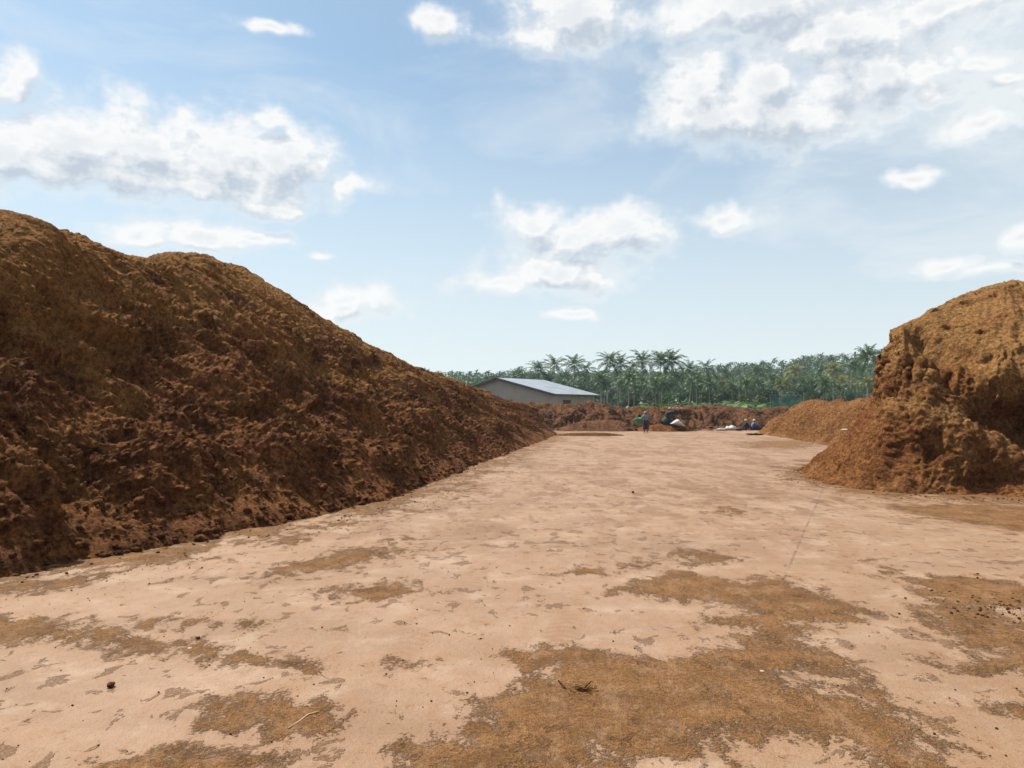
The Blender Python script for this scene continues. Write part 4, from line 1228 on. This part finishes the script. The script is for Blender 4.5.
M_STRAW = plain_mat('pale_straw', (.55, .42, .28), .8, .1, 9)
pts = [G(288, 730), G(300, 722), G(308, 716), G(318, 713)]
V, Fc = lathe_path([(Vector(tuple(q)) + Vector((0, 0, .008)), .0035, .0035) for q in pts], 6)
tag(mesh_obj('straw', V, Fc, M_STRAW, None, True), 'pale curved straw lying on the dust at the lower left', 'straw')
for (px, py, lab) in ((762, 672, 'small pale husk chip on the broad dust patch'), (190, 649, 'pale flake on the left dust streak')):
    V, T = clods(np.zeros((1, 3)), np.array([.014]), 9); o = big_mesh('husk_chip', V, T, M_STRAW); q = G(px, py); o.location = (q[0], q[1], .006); o.scale = (1.6, .9, .4); tag(o, lab, 'husk chip')
# white scrap on the slope of the right pile
V, T = clods(np.zeros((1, 3)), np.array([.07]), 3); o = big_mesh('white_scrap', V, T, M_SACK); o.scale = (1.8, 1, .35)
fl_ = RP.reshape(-1, 3); fl_ = fl_[fl_[:, 1] < 21]
ii = np.argmin(np.abs(fl_[:, 0] / fl_[:, 1] * F + 512 - 843) + np.abs(411 - (fl_[:, 2] - CAMZ) / fl_[:, 1] * F - 428.5) + fl_[:, 1] * .3); o.location = fl_[ii] + [0, 0, .02]
tag(o, 'small white plastic scrap on the lower slope of the right pile', 'scrap')
# weed on the crest of the left pile
cr = LP[430 - 1]; pj = (cr[:, 0] / cr[:, 1]) * F + 512
for px, hh_, lab in ((426, .32, 'small dry weed standing on the far crest of the left pile'),):
    k_ = np.argmin(np.abs(pj - px)); base_ = cr[k_]; V = []; Fc = []
    for i in range(26):
        d = Vector((rs2.gauss(0, .5), rs2.gauss(0, .5), 1)).normalized() * hh_ * rs2.uniform(.5, 1.1)
        v, f = pole_vf((0, 0, -.05), d, .012, 4); k = len(V); V += v; Fc += [tuple(q_ + k for q_ in ff) for ff in f]
    tag(mesh_obj('weed', V, Fc, M_LIGHTG, None, loc=tuple(base_)), lab, 'weed')

# ------------------------------------------------------------------ sky, sun
SUN_EL, SUN_AZ = R(56), R(-50)      # azimuth from +Y towards +X
w = bpy.data.worlds.new('World'); SC.world = w; w.use_nodes = True
t = NT(w.node_tree); bg = t.n['Background']
sky = t.new('ShaderNodeTexSky', sky_type='NISHITA'); sky.sun_disc = False
sky.sun_elevation = SUN_EL; sky.sun_rotation = SUN_AZ
sky.altitude = 50; sky.air_density = 1.0; sky.dust_density = 1.2; sky.ozone_density = 1.5

BL = [(70, 142, 80, 30), (150, 146, 66, 36), (215, 152, 66, 40), (275, 166, 52, 32), (20, 152, 60, 26), (110, 172, 100, 22), (200, 188, 110, 14), (345, 187, 36, 13),
      (268, 208, 32, 11), (268, 116, 15, 14), (5, 82, 24, 22), (140, 231, 48, 15), (205, 240, 66, 15), (258, 240, 32, 8), (315, 259, 13, 5), (355, 304, 48, 15),
      (441, 23, 27, 12), (270, 22, 32, 6), (572, 12, 56, 26), (545, 36, 22, 20), (533, 222, 34, 18), (575, 238, 46, 20), (628, 228, 42, 20), (560, 274, 56, 18),
      (498, 285, 46, 13), (572, 317, 26, 6), (730, 219, 38, 12), (690, 82, 38, 28), (720, 112, 66, 20), (790, 112, 86, 26), (770, 85, 50, 18), (835, 92, 66, 30),
      (885, 70, 66, 32), (850, 35, 90, 26), (760, 6, 120, 18), (700, 20, 50, 14), (955, 2, 80, 14), (928, 96, 26, 12), (985, 62, 34, 10), (1012, 76, 28, 10),
      (985, 124, 48, 13), (915, 176, 38, 8), (945, 263, 34, 8), (1022, 236, 18, 13), (1000, 266, 50, 6), (345, 312, 40, 10),
      (1150, 60, 120, 40), (-150, 120, 140, 50), (-200, 300, 160, 30), (1250, 250, 160, 30)]
gt = bpy.data.node_groups.new('cloud_field', 'ShaderNodeTree')
gt.interface.new_socket('Vector', in_out='INPUT', socket_type='NodeSocketVector')
gt.interface.new_socket('Value', in_out='OUTPUT', socket_type='NodeSocketFloat')
g = NT(gt); gi = g.new('NodeGroupInput'); go = g.new('NodeGroupOutput')
sp_ = g.new('ShaderNodeSeparateXYZ'); g.l.new(gi.outputs[0], sp_.inputs[0])
az = g.math('ARCTAN2', sp_.outputs[0], sp_.outputs[1]); el = g.math('ARCSINE', sp_.outputs[2])
wn = g.noise(gi.outputs[0], 9, 3, .6, col=True)
cb = g.new('ShaderNodeCombineXYZ'); g.l.new(az, cb.inputs[0]); g.l.new(el, cb.inputs[1])
wv_ = g.new('ShaderNodeVectorMath', operation='MULTIPLY_ADD'); g.l.new(wn, wv_.inputs[0]); wv_.inputs[1].default_value = (.06, .045, 0); wv_.inputs[2].default_value = (-.03, -.0225, 0)
ae = g.vmath('ADD', cb.outputs[0], wv_.outputs[0])
cur = None
for px, py, rx, ry in BL:
    d = ray(px, py); d = d / np.linalg.norm(d)
    a0, e0 = math.atan2(d[0], d[1]), math.asin(d[2])
    k = 1 / (1 + ((px - 512) / F) ** 2); q_ = .84 if ry <= 16 else 1.0
    kx, ky = F / (rx * q_ * max(k, .6)), F / (ry * q_ * math.sqrt(max(k, .5)))
    mpn = g.new('ShaderNodeVectorMath', operation='MULTIPLY_ADD'); g.l.new(ae, mpn.inputs[0])
    mpn.inputs[1].default_value = (kx, ky, 0); mpn.inputs[2].default_value = (-a0 * kx, -e0 * ky, 0)
    v_ = g.vmath('LENGTH', mpn.outputs[0])
    if cur is None: cur = v_
    else:
        nd = g.new('ShaderNodeMath', operation='SMOOTH_MIN'); g.l.new(cur, nd.inputs[0]); g.l.new(v_, nd.inputs[1]); nd.inputs[2].default_value = .3; cur = nd.outputs[0]
cur = g.math('SUBTRACT', 1.0, cur)
# clouds elsewhere round the sky, off to the sides and above
outn = g.math('MULTIPLY', g.math('SUBTRACT', g.noise(gi.outputs[0], 2.6, 3, .5), .52), 5.0)
gate = g.mapr(sp_.outputs[1], .30, .75, 1.0, 0.0)
outn = g.math('SUBTRACT', g.math('MULTIPLY', outn, gate), g.math('MULTIPLY', g.math('SUBTRACT', 1.0, gate), 3.0))
cur = g.math('MAXIMUM', g.math('MAXIMUM', cur, -1.2), outn)
n1 = g.noise(gi.outputs[0], 16, 6, .6)
n2_ = g.noise(g.mapping(gi.outputs[0], scale=(1, 1, 2.2), loc=(3, 1, 5)), 60, 4, .62)
v_ = g.math('ADD', g.math('ADD', g.math('MULTIPLY', cur, 1.7), .20), g.math('MULTIPLY', g.math('SUBTRACT', n1, .5), 3.9))
v_ = g.math('ADD', v_, g.math('MULTIPLY', g.math('SUBTRACT', n2_, .5), 1.3))
def puff(sc_, w_):
    vo = g.new('ShaderNodeTexVoronoi', feature='F1', voronoi_dimensions='2D'); g.l.new(w_, vo.inputs['Vector'])
    vo.inputs['Scale'].default_value = sc_
    return g.math('SUBTRACT', .42, vo.outputs['Distance'])
wv2 = g.new('ShaderNodeVectorMath', operation='MULTIPLY_ADD'); g.l.new(g.noise(ae, 24, 2, .6, col=True), wv2.inputs[0]); wv2.inputs[1].default_value = (.03, .02, 0); g.l.new(ae, wv2.inputs[2])
v_ = g.math('ADD', v_, g.math('ADD', g.math('MULTIPLY', puff(24, wv2.outputs[0]), .9), g.math('MULTIPLY', puff(60, wv2.outputs[0]), .5)))
g.l.new(v_, go.inputs[0])

dirv = t.new('ShaderNodeTexCoord').outputs['Generated']
dn = t.vmath('NORMALIZE', dirv)
def field(vec):
    nd = t.new('ShaderNodeGroup'); nd.node_tree = gt; t.l.new(vec, nd.inputs[0]); return nd.outputs[0]
f0 = field(dn)
sd_ = Vector((math.sin(SUN_AZ) * math.cos(SUN_EL), math.cos(SUN_AZ) * math.cos(SUN_EL), math.sin(SUN_EL)))
f1 = field(t.vmath('NORMALIZE', t.vmath('ADD', dn, (-.010, 0, .024))))
dens = t.mapr(f0, -.30, 1.0)
# thin veil that whitens towards the horizon
se = t.new('ShaderNodeSeparateXYZ'); t.l.new(dn, se.inputs[0])
veiln = t.noise(t.mapping(dn, scale=(1, 1, 3)), 3.2, 6, .6, .5)
veil = t.math('MULTIPLY', t.mapr(veiln, .38, .72), .42)
hor = t.mapr(se.outputs[2], -.02, .42, .95, .0, smooth=False)
rightv = t.math('MULTIPLY', t.mapr(se.outputs[0], -.25, .6), .42)
halo = t.math('MULTIPLY', t.mapr(f0, -1.1, .2), .30)
v1 = t.math('MAXIMUM', t.math('ADD', veil, rightv), hor)
v1 = t.math('ADD', t.math('ADD', v1, .10), halo, clamp=True)
relief = t.math('SUBTRACT', f0, f1)
lit = t.mapr(relief, -.85, .50, 0.0, 1.0, smooth=False)
thick = t.mapr(f0, .9, 2.4)
lit = t.math('SUBTRACT', lit, t.math('MULTIPLY', thick, .36), clamp=True)
SKY_S = .10; EXPO = 2.0
def sc(c_): return tuple(x / SKY_S for x in c_)
ccol = t.mix(lit, sc((.54, .61, .70)), sc((.97, .965, .96)))
skyc = t.mix(1.0, sky.outputs[0], (1.12, 1.34, 1.32), 'MULTIPLY')
base = t.mix(v1, skyc, sc((.81, .865, .90)))
fin = t.mix(t.math('MULTIPLY', dens, .95), base, ccol)
t.put(bg.inputs[0], fin); bg.inputs[1].default_value = SKY_S / EXPO
w.cycles.sampling_method = 'MANUAL'; w.cycles.sample_map_resolution = 256

sl = bpy.data.lights.new('sun', 'SUN'); sl.energy = 5.0; sl.angle = R(.55); sl.color = (1.0, .94, .84)
so = bpy.data.objects.new('sun', sl); COL.objects.link(so)
so.rotation_euler = (-sd_).to_track_quat('-Z', 'Y').to_euler()

# ------------------------------------------------------------------ haze
HAZE = 0.0002
m = bpy.data.materials.new('haze'); m.use_nodes = True; t = NT(m.node_tree)
t.n.remove(t.n['Principled BSDF']); pv = t.new('ShaderNodeVolumePrincipled')
pv.inputs['Color'].default_value = (.62, .86, 1.0, 1); pv.inputs['Density'].default_value = HAZE; pv.inputs['Anisotropy'].default_value = .2
t.l.new(pv.outputs[0], t.n['Material Output'].inputs['Volume'])
if HAZE > 0:
    v, f = box_vf(-4200, 4200, -1500, 4600, -1.1, 46)
    tag(mesh_obj('haze', v, f, m), 'thin pale air haze lying over the whole yard and grove', 'haze', kind='stuff')

# ------------------------------------------------------------------ camera
cam = bpy.data.cameras.new('camera'); cam.sensor_width = 36; cam.lens = 36 * F / 1024; cam.clip_end = 12000; cam.clip_start = .05
co = bpy.data.objects.new('camera', cam); COL.objects.link(co); co.location = (0, 0, CAMZ); co.rotation_euler = (math.pi / 2 + PITCH, 0, 0)
SC.camera = co
SC.view_settings.view_transform = 'Standard'; SC.view_settings.look = 'None'; SC.view_settings.gamma = 1; SC.view_settings.exposure = math.log2(EXPO)
SC.cycles.volume_bounces = 1; SC.cycles.max_bounces = 4; SC.cycles.transparent_max_bounces = 8
